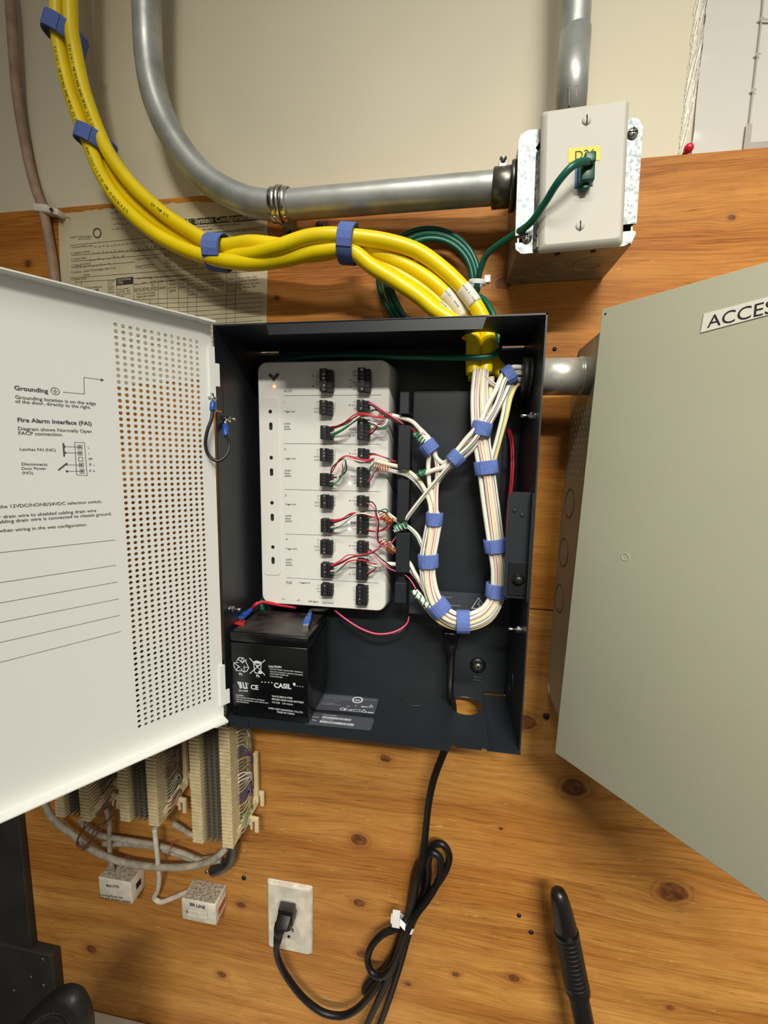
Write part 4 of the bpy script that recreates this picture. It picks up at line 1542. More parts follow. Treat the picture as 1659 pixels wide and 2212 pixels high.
pr.add([onp(*zf(*p_), PZ, ZN) + ZN * .0001 for p_ in ((1055, 425), (1140, 432), (1135, 450), (1050, 442))], [(0, 1, 2, 3)])
pr.text("CE", zf(772, 610), zf(900, 624), PZ, ZN, bold=.03, lift=.0001)
pr.text("UK", zf(918, 622), zf(1000, 632), PZ, ZN, bold=.03, lift=.0001)
pr.text("EAC", zf(905, 545), zf(960, 552), PZ, ZN, bold=.02, lift=.0001)
pr.text("F", zf(1055, 545), zf(1085, 548), PZ, ZN, bold=.02, lift=.0001)
pr.text("BSMI", zf(1160, 560), zf(1270, 572), PZ, ZN, bold=.03, lift=.0001)
pr.line([zf(1290, 655), zf(1372, 662)], PZ, ZN, .0016, .0001)
pr.line([zf(1160, 645), zf(1210, 605), zf(1262, 658), zf(1160, 645)], PZ, ZN, .0008, .0001)
pr.line([zf(1300, 560), zf(1345, 520), zf(1370, 565), zf(1300, 560)], PZ, ZN, .0008, .0001)
pr.line([zf(1032, 600), zf(1145, 610), zf(1135, 642), zf(1025, 632), zf(1032, 600)], PZ, ZN, .0006, .0001)
pr.build('sticker_print', M['print_white'], sA)
pr = MB()
random.seed(21)
for (xa_, ya_, xb_, yb_, hh) in ((470, 720, 990, 775, 36), (430, 795, 1050, 862, 40)):
    x = 0.0
    while x < 1:
        w2 = random.choice((.006, .012, .018))
        if x + w2 > 1:
            break
        q = []
        for tx, ty in ((x, 0), (x + w2, 0), (x + w2, 1), (x, 1)):
            q.append(onp(*zf(xa_ + (xb_ - xa_) * tx - ty * 14, ya_ + (yb_ - ya_) * tx + hh * ty), PZ, ZN) + ZN * .0001)
        pr.add(q, [(0, 1, 2, 3)])
        x += w2 + random.choice((.006, .010))
for s, x0, y0, x1, y1 in (("SERIAL NUMBER", 480, 705, 720, 726), ("MAC ADDRESS", 450, 785, 660, 803), ("Model", 295, 742, 400, 752), ("Rev", 285, 800, 360, 812)):
    pr.text(s, zf(x0, y0), zf(x1, y1), PZ, ZN, lift=.0001)
pr.build('sticker_print', M['print_white'], sB)

# ================================================================== DOOR CONTROLLER
YC = -.0450
tlc, trc, brc, blc = at(557, 786, YC), at(840, 775, YC), at(833, 1321, YC), at(567, 1301, YC)
CXc, CZc = (tlc.x + trc.x + brc.x + blc.x) / 4, (tlc.z + trc.z + brc.z + blc.z) / 4
CW = ((trc.x - tlc.x) + (brc.x - blc.x)) / 2
CH = ((tlc.z - blc.z) + (trc.z - brc.z)) / 2
print('controller', CXc, CZc, CW, CH)
ct = thing('door_controller', 'white door controller with black terminal blocks inside the charcoal enclosure', 'controller', (CXc, -.010, CZc - CH / 2))
mb = MB()
prs = [(rrect(CW + .010, CH + .006, .012, 6), -.0085), (rrect(CW + .003, CH + .002, .011, 6), YC + .007), (rrect(CW + .001, CH + .001, .0105, 6), YC + .0012), (rrect(CW - .0008, CH - .0008, .010, 6), YC + .0002), (rrect(CW - .0016, CH - .0016, .010, 6), YC)]
kk = len(prs[0][0])
cc_ = V((CXc + .0015, 0, CZc))
for i, (o_, y) in enumerate(prs):
    dx = .0015 if i < 1 else 0
    mb.v += [V((CXc + dx + a_, y, CZc + b_)) for a_, b_ in o_]
for L in range(4):
    for i in range(kk):
        j = (i + 1) % kk
        mb.face([L * kk + i, L * kk + j, (L + 1) * kk + j, (L + 1) * kk + i], 0, True)
mb.face([4 * kk + i for i in range(kk)])
mb.face([kk - 1 - i for i in range(kk)])
mb.build('housing', M['controller'], ct)
PC = V((0, YC, 0))
# raised rocker strip on the left with holes and slide switches
a0, a1 = at(561, 857, YC), at(608, 1244, YC)
mb = MB()
o1 = rrect(a1.x - a0.x, a0.z - a1.z, .006, 5)
o2 = rrect(a1.x - a0.x - .0016, a0.z - a1.z - .0016, .0052, 5)
cs_ = V(((a0.x + a1.x) / 2, 0, (a0.z + a1.z) / 2))
n_ = len(o1)
mb.v += [V((cs_.x + a_, YC + .0001, cs_.z + b_)) for a_, b_ in o1] + [V((cs_.x + a_, YC - .0012, cs_.z + b_)) for a_, b_ in o2]
for i in range(n_):
    j = (i + 1) % n_
    mb.face([i, j, n_ + j, n_ + i], 0, True)
mb.face([n_ + i for i in range(n_)])
sp_ = mb.build('switch_strip', M['controller'], ct)
PS = V((0, YC - .0012, 0))
for u, v in ((584, 889), (586, 988.5), (587.7, 1086), (589.5, 1181.5)):
    mb = MB().lathe([(.0021, 0), (.0021, .0003), (.0017, .00035)], onp(u, v, PS, YN), YN, 16)
    mb.build('reset_hole', M['hole'], sp_)
for u, v in ((585.2, 920.5), (586.7, 1019.7), (588.3, 1117.2), (590, 1210.5)):
    p_ = onp(u, v, PS, YN)
    mb = MB()
    mb.prism([(x_, z_) for x_, z_ in rrect(.0040, .0086, .00199, 5)], p_, (1, 0, 0), (0, 0, 1), (0, -.0003, 0))
    sw = mb.build('slide_slot', M['hole'], sp_)
    mb = MB().box(p_.x - .0013, p_.x + .0013, p_.y - .0010, p_.y - .0003, p_.z - .0034, p_.z - .0002)
    mb.build('slide_knob', M['dark_steel'], sw)
# printing
pr = MB()


def z6(x, y):
    return (540 + x / 4.608, 760 + y / 4.608)


def z7(x, y):
    return (540 + x / 4.608, 1040 + y / 4.608)


for s, a_, b_ in (("AUX", z6(337, 402), z6(421, 401)), ("1", z6(338, 512), z6(358, 512)), ("2", z6(344, 982), z6(364, 982)), ("3", z6(350, 1438), z6(372, 1438)), ("4", z7(357, 588), z7(379, 588)), ("FAI", z7(364, 1022), z7(420, 1023))):
    pr.text(s, a_, b_, PC, YN)
for i, (x, y, ff_) in enumerate(((340, 601, z6), (345, 1069, z6), (351, 1524, z6), (358, 676, z7))):
    pr.text("Trigger Lock", ff_(x, y), ff_(x + 110, y), PC, YN, bold=.02)
for x, y, ff_ in ((340, 724, z6), (345, 1190, z6), (352, 1640, z6), (358, 786, z7)):
    for j, s in enumerate(("12VDC", "None", "24VDC")):
        y2 = y + j * 27
        pr.text(s, ff_(x, y2), ff_(x + (64, 52, 68)[j], y2), PC, YN, bold=.02)
for pts in ((z6(335, 437), z6(1308, 430)), (z6(340, 913), z6(1300, 920)), (z6(345, 1369), z6(1300, 1392)), (z7(355, 523), z7(1300, 551)), (z7(362, 957), z7(1282, 1012))):
    pr.line(pts, PC, YN, .0004)
pr.text("Triggered", z7(492, 1014), z7(574, 1016), PC, YN, bold=.02)
pr.text("UPS Signal", z7(580, 1200), z7(676, 1204), PC, YN, bold=.02)
pr.text("Case Tamper", z7(720, 1212), z7(834, 1216), PC, YN, bold=.02)
pr.text("0 -V", z7(318, 1176), z7(352, 1178), PC, YN, bold=.02)
pr.line([z7(466, 1186), z7(496, 1184)], PC, YN, .0004)
pr.line([z7(474, 1186), z7(486, 1174), z7(494, 1180)], PC, YN, .0004)
for x, y, ff_ in ((628, 239, z6), (628, 342, z6), (998, 284, z6), (998, 353, z6), (590, 1010, z7)):
    pr.disc3(onp(*ff_(x, y), PC, YN), YN, .0008, 10)
for xs_, ys_, side in (((815, 845), (182, 288, 392), 1), ((1190, 1216), (242, 320, 390), 1)):
    pr.line([z6(xs_[0], ys_[0]), z6(xs_[1], ys_[0]), z6(xs_[1], ys_[2]), z6(xs_[0], ys_[2])], PC, YN, .0003)
    pr.line([z6(xs_[0], ys_[1]), z6(xs_[1], ys_[1])], PC, YN, .0003)
for s, x, y in (("1", 862, 244), ("2", 862, 352), ("1", 1236, 296), ("2", 1232, 362)):
    pr.text(s, z6(x, y), z6(x + 12, y), PC, YN)
for (s, dx) in (("D0", 22), ("D1", 20), ("RLED", 48), ("GLED", 46)):
    j = ("D0", "D1", "RLED", "GLED").index(s)
    for (x, y, ff_) in ((686, 506, z6), (688, 984, z6), (692, 1440, z6), (692, 590, z7)):
        st_ = 33
        pr.text(s, ff_(x - dx, y + j * st_), ff_(x, y + j * st_), PC, YN)
for x, y, ff_ in ((838, 505, z6), (838, 980, z6), (838, 1443, z6), (838, 605, z7)):
    p_, p2 = ff_(x + 5, y), ff_(x + 5, y + 92)
    pr.text("Wiegand", p_, p2, PC, YN, h=.0011)
for j, s in enumerate(("NC", "COM", "NO")):
    for x, y, ff_ in ((1058, 506, z6), (1062, 988, z6), (1062, 1456, z6), (1060, 615, z7)):
        dx = (26, 46, 26)[j]
        pr.text(s, ff_(x - dx, y + j * 33), ff_(x, y + j * 33), PC, YN)
        if j == 1:
            pr.disc3(onp(*ff_(x - dx - 20, y + j * 33 - 8), PC, YN), YN, .0008, 10)
for (s, dx, dy) in (("REX", 52, 0), ("DPI", 32, 64)):
    for x, y, ff_ in ((1056, 780, z6), (1060, 1252, z6), (1056, 420, z7), (1052, 866, z7)):
        pr.text(s, ff_(x - dx, y + dy), ff_(x, y + dy), PC, YN)
        if ff_ is z6 and y < 1000 or ff_ is z7 and y > 800:
            pr.disc3(onp(*ff_(993, y + dy - 8), PC, YN), YN, .0008, 10)
        if s == "REX":
            pr.line([ff_(1015, y + 24), ff_(1058, y + 24)], PC, YN, .0003)
for j, s in enumerate(("12V", "24V", "+", "GND", "+", "GND")):
    pr.text(s, z6(1022 if len(s) > 1 else 1050, 210 + j * 34), z6(1068, 210 + j * 34), PC, YN)
    pr.text(s[:2], z6(660, 212 + j * 32), z6(684, 212 + j * 32), PC, YN)
for j, s in enumerate(("NC", "COM", "NO")):
    pr.text(s, z7(672 - (14 if j == 1 else 0), 1040 + j * 30), z7(696, 1042 + j * 30), PC, YN)
for j, s in enumerate(("L", "L", "F-", "F+", "FP")):
    pr.text(s, z7(1030, 1062 + j * 30), z7(1048, 1063 + j * 30), PC, YN)
# chevron mark
pr.add([onp(*z6(*p_), PC, YN) + YN * .0003 for p_ in ((200, 210), (232, 240), (214, 266), (180, 238))], [(0, 1, 2, 3)])
pr.add([onp(*z6(*p_), PC, YN) + YN * .0003 for p_ in ((274, 207), (297, 226), (238, 296), (214, 268))], [(0, 1, 2, 3)])
pr.build('panel_print', M['print_grey'], ct)
for u, v, r, mt, nm in ((592.5, 834.8, .0017, 'led_red', 'red_led'), (755.5, 1043.5, .0014, 'led_white', 'status_led'), (754.5, 1142.5, .0014, 'led_white', 'status_led'), (754, 1128.5, .0008, 'led_white', 'status_led')):
    mb = MB().lathe([(r, 0), (r * .8, .0005), (r * .3, .0007)], onp(u, v, PC, YN), YN, 14)
    mb.build(nm, M[mt], ct)

# terminal blocks
TB = [(689, 717, 794, 846, 6), (689, 716, 862, 896, 4), (691, 717, 917, 950, 4), (690, 716, 966, 998, 4), (690, 716, 1020, 1052, 4), (691, 717, 1067, 1100, 4), (692, 717, 1119, 1152, 4), (691, 716, 1165, 1200, 4),
      (692, 717, 1215, 1250, 4), (692, 717, 1260, 1290, 3), (772, 799, 792, 846, 6), (770, 797, 861, 888, 3), (771, 797, 901, 951, 6), (772, 796, 966, 990, 3), (770, 796, 1007, 1054, 6), (770, 795, 1069, 1096, 3),
      (770, 794, 1106, 1156, 6), (770, 794, 1168, 1196, 3), (769, 793, 1206, 1255, 6), (768, 793, 1264, 1310, 5)]
TH = .0105
terms = []
for (u0, u1, v0, v1, n_) in TB:
    yf_ = YC - TH
    a_, b_ = at(u0 + .5, v0 + 2, yf_), at(u1 - 1, v1 - 1, yf_)
    mb = MB()
    hz = a_.z - b_.z
    # stepped block: tall screw half on the left, lower wire half on the right
    xm = a_.x + (b_.x - a_.x) * .60
    mb.box(a_.x, xm, yf_, YC, b_.z + .0002, a_.z)
    mb.box(xm - .0002, b_.x, yf_ + .0018, YC, b_.z - .0005, a_.z - .0010)
    for i in range(1, n_):
        z_ = b_.z + hz * i / n_
        mb.box(xm, b_.x + .0006, yf_ + .0012, YC, z_ - .0003, z_ + .0003)
    tb_ = mb.build('terminal_block', M['black_matte'], ct, bevel=.0003, seg=1)
    for i in range(n_):
        z_ = b_.z + hz * (i + .5) / n_
        xc = a_.x + (xm - a_.x) * .58
        mb = MB()
        mb.lathe([(.0015, 0), (.0015, .0003), (.0011, .0004)], (xc, yf_, z_), YN, 10)
        g_ = random.uniform(0, math.pi)
        d_ = V((math.cos(g_), 0, math.sin(g_)))
        e_ = V((-d_.z, 0, d_.x))
        p_ = V((xc, yf_ - .00042, z_))
        mb.add([p_ + d_ * (.0013 * s_) + e_ * (.0003 * t2) for s_, t2 in ((-1, -1), (1, -1), (1, 1), (-1, 1))], [(0, 1, 2, 3)], 1)
        mb.build('terminal_screw', [M['dark_steel'] if random.random() < .7 else M['zinc'], M['hole']], tb_)
    terms.append((a_, b_, xm, hz, n_))

# ================================================================== CABLE GUIDE FINGERS and POWER SUPPLY COVER
cg = thing('cable_guide', 'dark grey slotted cable guide standing right of the white controller', 'cable guide', (.186, -.009, .12))
for u0, u1, v0, v1 in ((864, 883, 846, 894), (861, 885, 918, 1014), (859, 882, 1036, 1128), (856, 884, 1151, 1238), (853, 877, 1259, 1304)):
    a_, b_ = at(u0, v0, -.066), at(u1, v1, -.066)
    mb = MB()
    mb.box(a_.x, b_.x, -.066, -.052, b_.z, a_.z)
    mb.build('guide_finger', M['enclosure'], cg, bevel=.0006, seg=1)
for u0, u1, v0, v1 in ((866, 882, 893, 919), (864, 883, 1013, 1037), (862, 880, 1127, 1152), (860, 878, 1237, 1260)):
    a_, b_ = at(u0, v0, -.052), at(u1, v1, -.052)
    mb = MB()
    mb.box(a_.x + .001, b_.x - .001, -.054, -.009, b_.z - .002, a_.z + .002)
    mb.build('guide_web', M['black_matte'], cg)
PY = -.040
a_, b_ = at(893, 843, PY), at(1101, 1330, PY)
ps = thing('power_supply', 'dark grey power supply cover behind the looped white cables', 'power supply', ((a_.x + .294) / 2, YB, .125))
mb = MB()
mb.box(a_.x, .2935, PY, YB - .0002, at(950, 1332, PY).z, a_.z)
cv = mb.build('cover', M['enclosure'], ps, bevel=.0010, seg=1)
z1_ = at(1000, 1280, PY).z
mb = MB()
mb.box(a_.x + .002, .2925, PY - .0008, PY - .0001, at(950, 1330, PY).z + .001, z1_)
wl = mb.build('warning_label', pm('grey_warning_label', (58, 61, 66), .5), ps)
pr = MB()
PW = V((0, PY - .0008, 0))


def z9(x, y):
    return (840 + x * 400 / 1659, 1040 + y * 400 / 1659)


pr.line([z9(805, 1042), z9(868, 1140), z9(742, 1136), z9(805, 1042), z9(868, 1140)], PW, YN, .0009)
pr.line([z9(812, 1070), z9(795, 1102), z9(818, 1098), z9(802, 1130)], PW, YN, .0007)
pr.text("CAUTION: RISK OF", z9(480, 1036), z9(560, 1042), PW, YN)
pr.text("ELECTRIC SHOCK", z9(560, 1112), z9(640, 1118), PW, YN)
pr.build('label_print', M['print_white'], wl)

# ================================================================== BATTERY
BX0, BX1, BYF, BYB, BZ0, BZ1 = .0050, .0948, -.1072, -.0370, .0016, .1000
bt = thing('battery', 'black sealed lead-acid battery with white lettering in the enclosure corner', 'battery', ((BX0 + BX1) / 2, (BYF + BYB) / 2, BZ0))
mb = MB().box(BX0 + .0006, BX1 - .0006, BYF + .0006, BYB, BZ0, BZ1 - .012)
mb.build('case', M['battery'], bt, bevel=.0010)
mb = MB().box(BX0, BX1, BYF, BYB, BZ1 - .0105, BZ1)
lid = mb.build('lid', M['battery'], bt, bevel=.0009)
mb = MB()
mb.box(BX0 + .003, BX1 - .004, BYF + .003, BYB - .003, BZ1 - .0002, BZ1 + .0006)
mb.build('lid_top', M['battery_top'], lid)
q = [onp(u, v, (0, 0, BZ1), ZN) for u, v in ((507, 1350), (527, 1354), (530, 1343), (512, 1339))]
mb = MB()
mb.add([p_ + ZN * .0008 for p_ in q] + [p_ + ZN * .0022 for p_ in q], [(3, 2, 1, 0), (4, 5, 6, 7), (0, 1, 5, 4), (1, 2, 6, 5), (2, 3, 7, 6), (3, 0, 4, 7)])
mb.build('red_terminal_cap', M['red_tab'], bt)
BF = V((0, BYF + .0005, 0))


def zb(x, y):
    return (480 + x * 200 / 1659, 1420 + y * 160 / 1327)


pr = MB()
for s, x0, y0, x1, y1, bo in (("Pb", 305, 318, 385, 322, .02), ("Pb", 612, 350, 692, 355, .02), ("CAUTION", 832, 178, 1062, 190, .03), ("\u2022 DO NOT SHORT THE BATTERY TERMINALS", 845, 215, 1445, 278, .01),
                              ("\u2022 DO NOT CHARGE IN A SEALED CONTAINER", 848, 258, 1448, 325, .01), ("\u2022 RECHARGE AFTER USE", 850, 300, 1185, 335, .01), ("\u2022 NON-SPILLABLE", 850, 342, 1085, 368, .01),
                              ("CE", 515, 565, 655, 578, .03), ("MH19358", 300, 606, 462, 615, .02), ("WARNING", 240, 680, 380, 692, .02), ("\u2022 RISK OF FIRE, EXPLOSION, OR BURNS", 242, 715, 760, 780, .01),
                              ("\u2022 DO NOT DISASSEMBLE, HEAT ABOVE 60\u00b0C", 245, 755, 830, 830, .01), ("OR INCINERATE", 260, 795, 475, 824, .01), ("VALVE REGULATED", 888, 705, 1262, 745, .02), ("SEALED LEAD-ACID BATTERY", 890, 755, 1468, 825, .02),
                              ("CA1245   12V 4.5AH", 892, 812, 1265, 860, .01), ("CHEE YUEN INDUSTRIAL CO.,LTD.", 828, 918, 1450, 1000, .02), ("MADE IN CHINA", 982, 988, 1300, 1030, .02),
                              ("CASIL", 930, 535, 1240, 565, .035)):
    pr.text(s, zb(x0, y0), zb(x1, y1), BF, YN, bold=bo)
for s, x0, y0, x1, y1 in (("\u2022 \u2022 \u2022 \u2022", 705, 470, 905, 484), ("\u2022 \u2022 \u2022 \u2022", 1290, 530, 1450, 552)):
    pr.text(s, zb(x0, y0), zb(x1, y1), BF, YN)
pr.disc3(onp(*zb(1292, 478), BF, YN), YN, .0016, 14)
# backward R + U mark
pr.line([zb(352, 540), zb(332, 448), zb(285, 445), zb(310, 490), zb(345, 494)], BF, YN, .0015)
pr.line([zb(318, 496), zb(325, 548)], BF, YN, .0015)
pr.line([zb(372, 452), zb(392, 545), zb(445, 552), zb(425, 456)], BF, YN, .0015)
pr.disc3(onp(*zb(458, 470), BF, YN), YN, .0009, 12, 0, .0002, .0006)
# recycling loop: three bent arrows
for pts in (((262, 60), (300, 5), (380, 8), (402, 62), (360, 100)), ((290, 90), (210, 95), (215, 165), (255, 235), (345, 240)), ((420, 62), (440, 110), (480, 185), (440, 245), (385, 262), (340, 200))):
    pr.line([zb(*p_) for p_ in pts], BF, YN, .0008)
for pts in (((290, 20), (330, 75), (365, 20)), ((225, 105), (300, 160), (250, 225)), ((470, 175), (395, 180), (395, 250)), ((330, 60), (360, 85), (380, 60)), ((410, 60), (435, 40)), ((285, 150), (300, 180), (320, 160)), ((400, 150), (390, 180), (420, 175))):
    pr.line([zb(*p_) for p_ in pts], BF, YN, .0007)
# crossed-out bin
for pts in (((495, 15), (765, 315)), ((765, 50), (500, 285)), ((555, 95), (700, 110)), ((565, 100), (580, 250), (590, 275), (680, 285)), ((700, 110), (690, 270)), ((575, 75), (620, 62), (690, 85)), ((555, 92), (575, 72)), ((690, 85), (720, 95))):
    pr.line([zb(*p_) for p_ in pts], BF, YN, .0009)
pr.add([onp(*zb(x, y), BF, YN) + YN * .0003 for x, y in ((572, 78), (620, 62), (690, 84), (695, 98), (568, 92))], [(0, 1, 2, 3, 4)])
pr.add([onp(*zb(x, y), BF, YN) + YN * .0003 for x, y in ((598, 130), (665, 138), (660, 150), (600, 142))], [(0, 1, 2, 3)])
pr.disc3(onp(*zb(683, 262), BF, YN), YN, .0022, 12)
pr.build('battery_print', M['print_white'], bt)
for nm, (ua, va), (ub, vb), lab, ya, yb_ in (('positive', (519, 1336), (546, 1314), 'red battery lead with a blue push-on connector at the left terminal', None, None), ('negative', (661, 1350), (670, 1325), 'black battery lead with a blue push-on connector at the right terminal', None, None)):
    a_ = onp(ua, va, (0, 0, BZ1 + .005), ZN)
    e_ = onp(ub, vb, (0, 0, BZ1 + .009), ZN)
    ax = (e_ - a_).normalized()
    o = thing('battery_lead', lab, 'wire', a_)
    sd = ax.cross(ZN).normalized()
    u2 = sd.cross(ax)
    mb = MB()
    L = (e_ - a_).length
    mb.obox(a_ - sd * .0036 - u2 * .0020, sd * .0072, ax * (L * .62), u2 * .0042)
    mb.obox(a_ - sd * .0024 - u2 * .0018 + ax * (L * .60), sd * .0048, ax * (L * .4), u2 * .0036)
    mb.build('connector', M['blue_lug'], o, bevel=.0008)
    mb = MB()
    mb.obox(a_ - sd * .0030 - u2 * .0012 - ax * .0030, sd * .0060, ax * .0032, u2 * .0024)
    mb.obox(a_ - sd * .0030 - ax * .0030 - ZN * .006, sd * .0060, ax * .0008, ZN * .006)
    mb.build('spade_terminal', M['zinc'], o)
    pts = [e_ - ax * .002, e_ + ax * .006, V((.094, -.046, .1085)), V((.098, -.026, .1075))]
    if nm == 'positive':
        pts = [e_ - ax * .002, at(555, 1304, -.070), at(570, 1301, -.056), at(600, 1306, -.043), at(640, 1312, -.034)]
    MB().tube(pts, .0021, 10).build('wire', M['red' if nm == 'positive' else 'bwire'], o)


# ================================================================== WHITE CABLES
RWC = .0024


def bundle(center, offs, names, r=RWC, sub=6, wob=.0012, seed=1):
    """cables that share one course; offs = [(in-plane, depth)] in metres; returns sampled paths"""
    P = spline(path(center), sub)
    rnd = random.Random(seed)
    out = []
    for (a, d) in offs:
        ph, fq = rnd.uniform(0, 6.28), rnd.uniform(2.2, 4.2)
        Q = []
        n = len(P)
        for i, p in enumerate(P):
            t = P[min(i + 1, n - 1)] - P[max(i - 1, 0)]
            nrm = V((-t.z, 0, t.x)).normalized()
            s_ = math.sin(ph + fq * 6.28 * i / n)
            Q.append(p + nrm * (a + wob * s_) + V((0, d + wob * .5 * math.cos(ph + i * .21), 0)))
        out.append(Q)
    return out


def cable(Q, stripe, label, r=RWC, n=20, group=None, mat='white_cable', name='white_cable', raw=True):
    o = thing(name, label, 'cable', Q[-1], group)
    st = ()
    mats = [M[mat]]
    if stripe:
        mats.append(M[stripe[0]])
        st = tuple((k, 1) for k in stripe[1])
    MB().tube(Q, r, n, stripes=st, raw=raw).build('jacket', mats, o)
    return o


S_ = {}
# U-shaped loop: from the yellow ends down the right side, round the bottom and up to the guide
loop = [(1038, 800, -.064), (1034, 850, -.068), (1036, 905, -.072), (1042, 960, -.074), (1050, 1010, -.075), (1059, 1090, -.075), (1070, 1178, -.076), (1077, 1240, -.076), (1072, 1290, -.076), (1048, 1325, -.076),
        (1000, 1341, -.076), (962, 1327, -.076), (938, 1295, -.075), (926, 1250, -.074), (925, 1210, -.074), (932, 1160, -.073), (938, 1118, -.072)]
tails = {
    0: [(930, 1060, -.070), (925, 1010, -.069), (927, 967, -.070), (912, 935, -.068), (890, 911, -.060), (868, 903, -.058), (842, 896, -.058)],
    1: [(942, 1065, -.071), (945, 1010, -.071), (936, 968, -.070), (925, 945, -.069), (912, 934, -.069)],
    2: [(928, 1085, -.070), (912, 1048, -.067), (890, 1024, -.059), (866, 1010, -.058), (838, 1003, -.058), (812, 996, -.058)],
    3: [(930, 1090, -.068), (908, 1052, -.063), (880, 1027, -.057), (850, 1018, -.056), (818, 1013, -.056)],
}
offs = [(-.0064, -.0015), (-.0021, -.0042), (.0022, -.0040), (.0064, -.0010), (-.0042, .0036), (.0002, .0042), (.0044, .0038)]
LB = bundle(loop, offs, None, wob=.0007, seed=4)
stripes = [None, ('red', (0,)), ('ystripe', (1,)), ('purple', (0,)), ('gwire', (0,)), None, ('bwire', (2,))]
port = {0: 'upper left of the loop ending at terminal row one', 1: 'red striped, in the loop under the upper blue straps', 2: 'yellow striped, in the loop ending at terminal row two', 3: 'purple striped, in the loop reaching the second guide gap',
        4: 'green striped, at the back of the loop', 5: 'plain white, behind the others in the loop', 6: 'black striped, at the outer back of the loop'}
WC = {}
for i, Q in enumerate(LB):
    if i in tails:
        Q = Q[:-2] + spline([Q[-2]] + path(tails[i]), 6)
    elif i in (4,):
        n = len(Q)
        cut = int(n * .875)
        Q = Q[:cut] + spline([Q[cut]] + path([(915, 1185, -.070), (902, 1158, -.066), (884, 1140, -.058), (866, 1130, -.056), (848, 1118, -.056), (838, 1110, -.056)]), 6)
    elif i in (5,):
        cut = int(len(Q) * .76)
        Q = Q[:cut] + spline([Q[cut]] + path([(925, 1285, -.073), (905, 1255, -.066), (886, 1232, -.058), (866, 1222, -.056), (840, 1218, -.056), (818, 1222, -.056)]), 6)
    elif i in (6,):
        cut = int(len(Q) * .79)
        Q = Q[:cut] + spline([Q[cut]] + path([(918, 1268, -.072), (898, 1240, -.066), (884, 1215, -.060), (866, 1200, -.052), (850, 1185, -.054), (840, 1172, -.056)]), 6)
    WC[i] = cable(Q, stripes[i], 'white cable, ' + port[i] + ', inside the enclosure', r=RWC if i != 1 else .0025)
# cables from the side pipe
pipe = [(1205, 820, -.0555), (1165, 812, -.0555), (1140, 808, -.057), (1112, 806, -.062), (1094, 818, -.068), (1076, 858, -.074), (1056, 900, -.078), (1040, 928, -.080), (1014, 960, -.079), (985, 990, -.078)]
PB = bundle(pipe, [(-.0055, -.0015), (.0004, -.0042), (-.0042, .0036), (.0050, .0030)], None, wob=.0007, seed=8)
pt = {
    0: ([(958, 1000, -.074), (942, 988, -.072), (934, 968, -.071), (920, 940, -.069), (905, 925, -.066)], None, 'white side pipe cable turning up to the strap beside the top guide finger'),
    1: ([(948, 1032, -.074), (915, 1072, -.070), (884, 1112, -.066), (870, 1134, -.060), (858, 1140, -.055)], ('bwire', (1,)), 'white cable with a black stripe running diagonally from side pipe to third guide gap'),
    2: ([(958, 1008, -.075), (938, 1015, -.074), (918, 1022, -.073), (906, 1024, -.072)], None, 'short white cable from the side pipe ending in a green twisted pair'),
    3: ([(960, 1022, -.070), (938, 1060, -.068), (936, 1110, -.069), (940, 1150, -.070)], ('bwire', (0,)), 'white cable from the side pipe dropping behind the left arm of the loop'),
}
PC_ = {}
for i, Q in enumerate(PB):
    tl_, st_, lab = pt[i]
    Q = Q[:-1] + spline([Q[-1]] + path(tl_), 6)
    PC_[i] = cable(Q, st_, lab)
# cables straight down from the pipe into the loop
down = [(1205, 828, -.0555), (1165, 822, -.0555), (1138, 818, -.057), (1110, 822, -.062), (1092, 850, -.066), (1080, 900, -.070), (1068, 950, -.072), (1056, 1010, -.073), (1062, 1090, -.0735), (1073, 1178, -.0745), (1079, 1240, -.0745),
        (1075, 1290, -.0745), (1050, 1336, -.0745), (1002, 1351, -.0745), (958, 1336, -.074), (927, 1303, -.072), (908, 1278, -.070), (900, 1272, -.070)]
for Q, st_, lab, m_ in zip(bundle(down, [(.0018, -.001), (.0056, .002)], None, wob=.0008, seed=3), (('gwire', (0,)), ('ystripe', (2, 3))),
                           ('white cable with a green stripe from side pipe down the loop right arm', 'cream cable with a yellow stripe along the outside bottom of the loop'), ('white_cable', 'cream_cable')):
    cable(Q, st_, lab, mat=m_)
ly = [(1062, 815, -.060), (1058, 870, -.066), (1054, 930, -.070), (1046, 1000, -.071)]
cable(spline(path(ly), 8), None, 'short cream cable below the yellow jacket end, above the uppermost loop strap', r=.0030, mat='cream_cable')
cr = [(1036, 802, -.058), (1048, 815, -.066), (1070, 832, -.066), (1090, 826, -.062), (1118, 812, -.058), (1150, 806, -.0555), (1205, 806, -.0555)]
cable(spline(path(cr), 8), ('purple', (0,)), 'white cable with a purple stripe crossing from yellow jacket to side pipe')

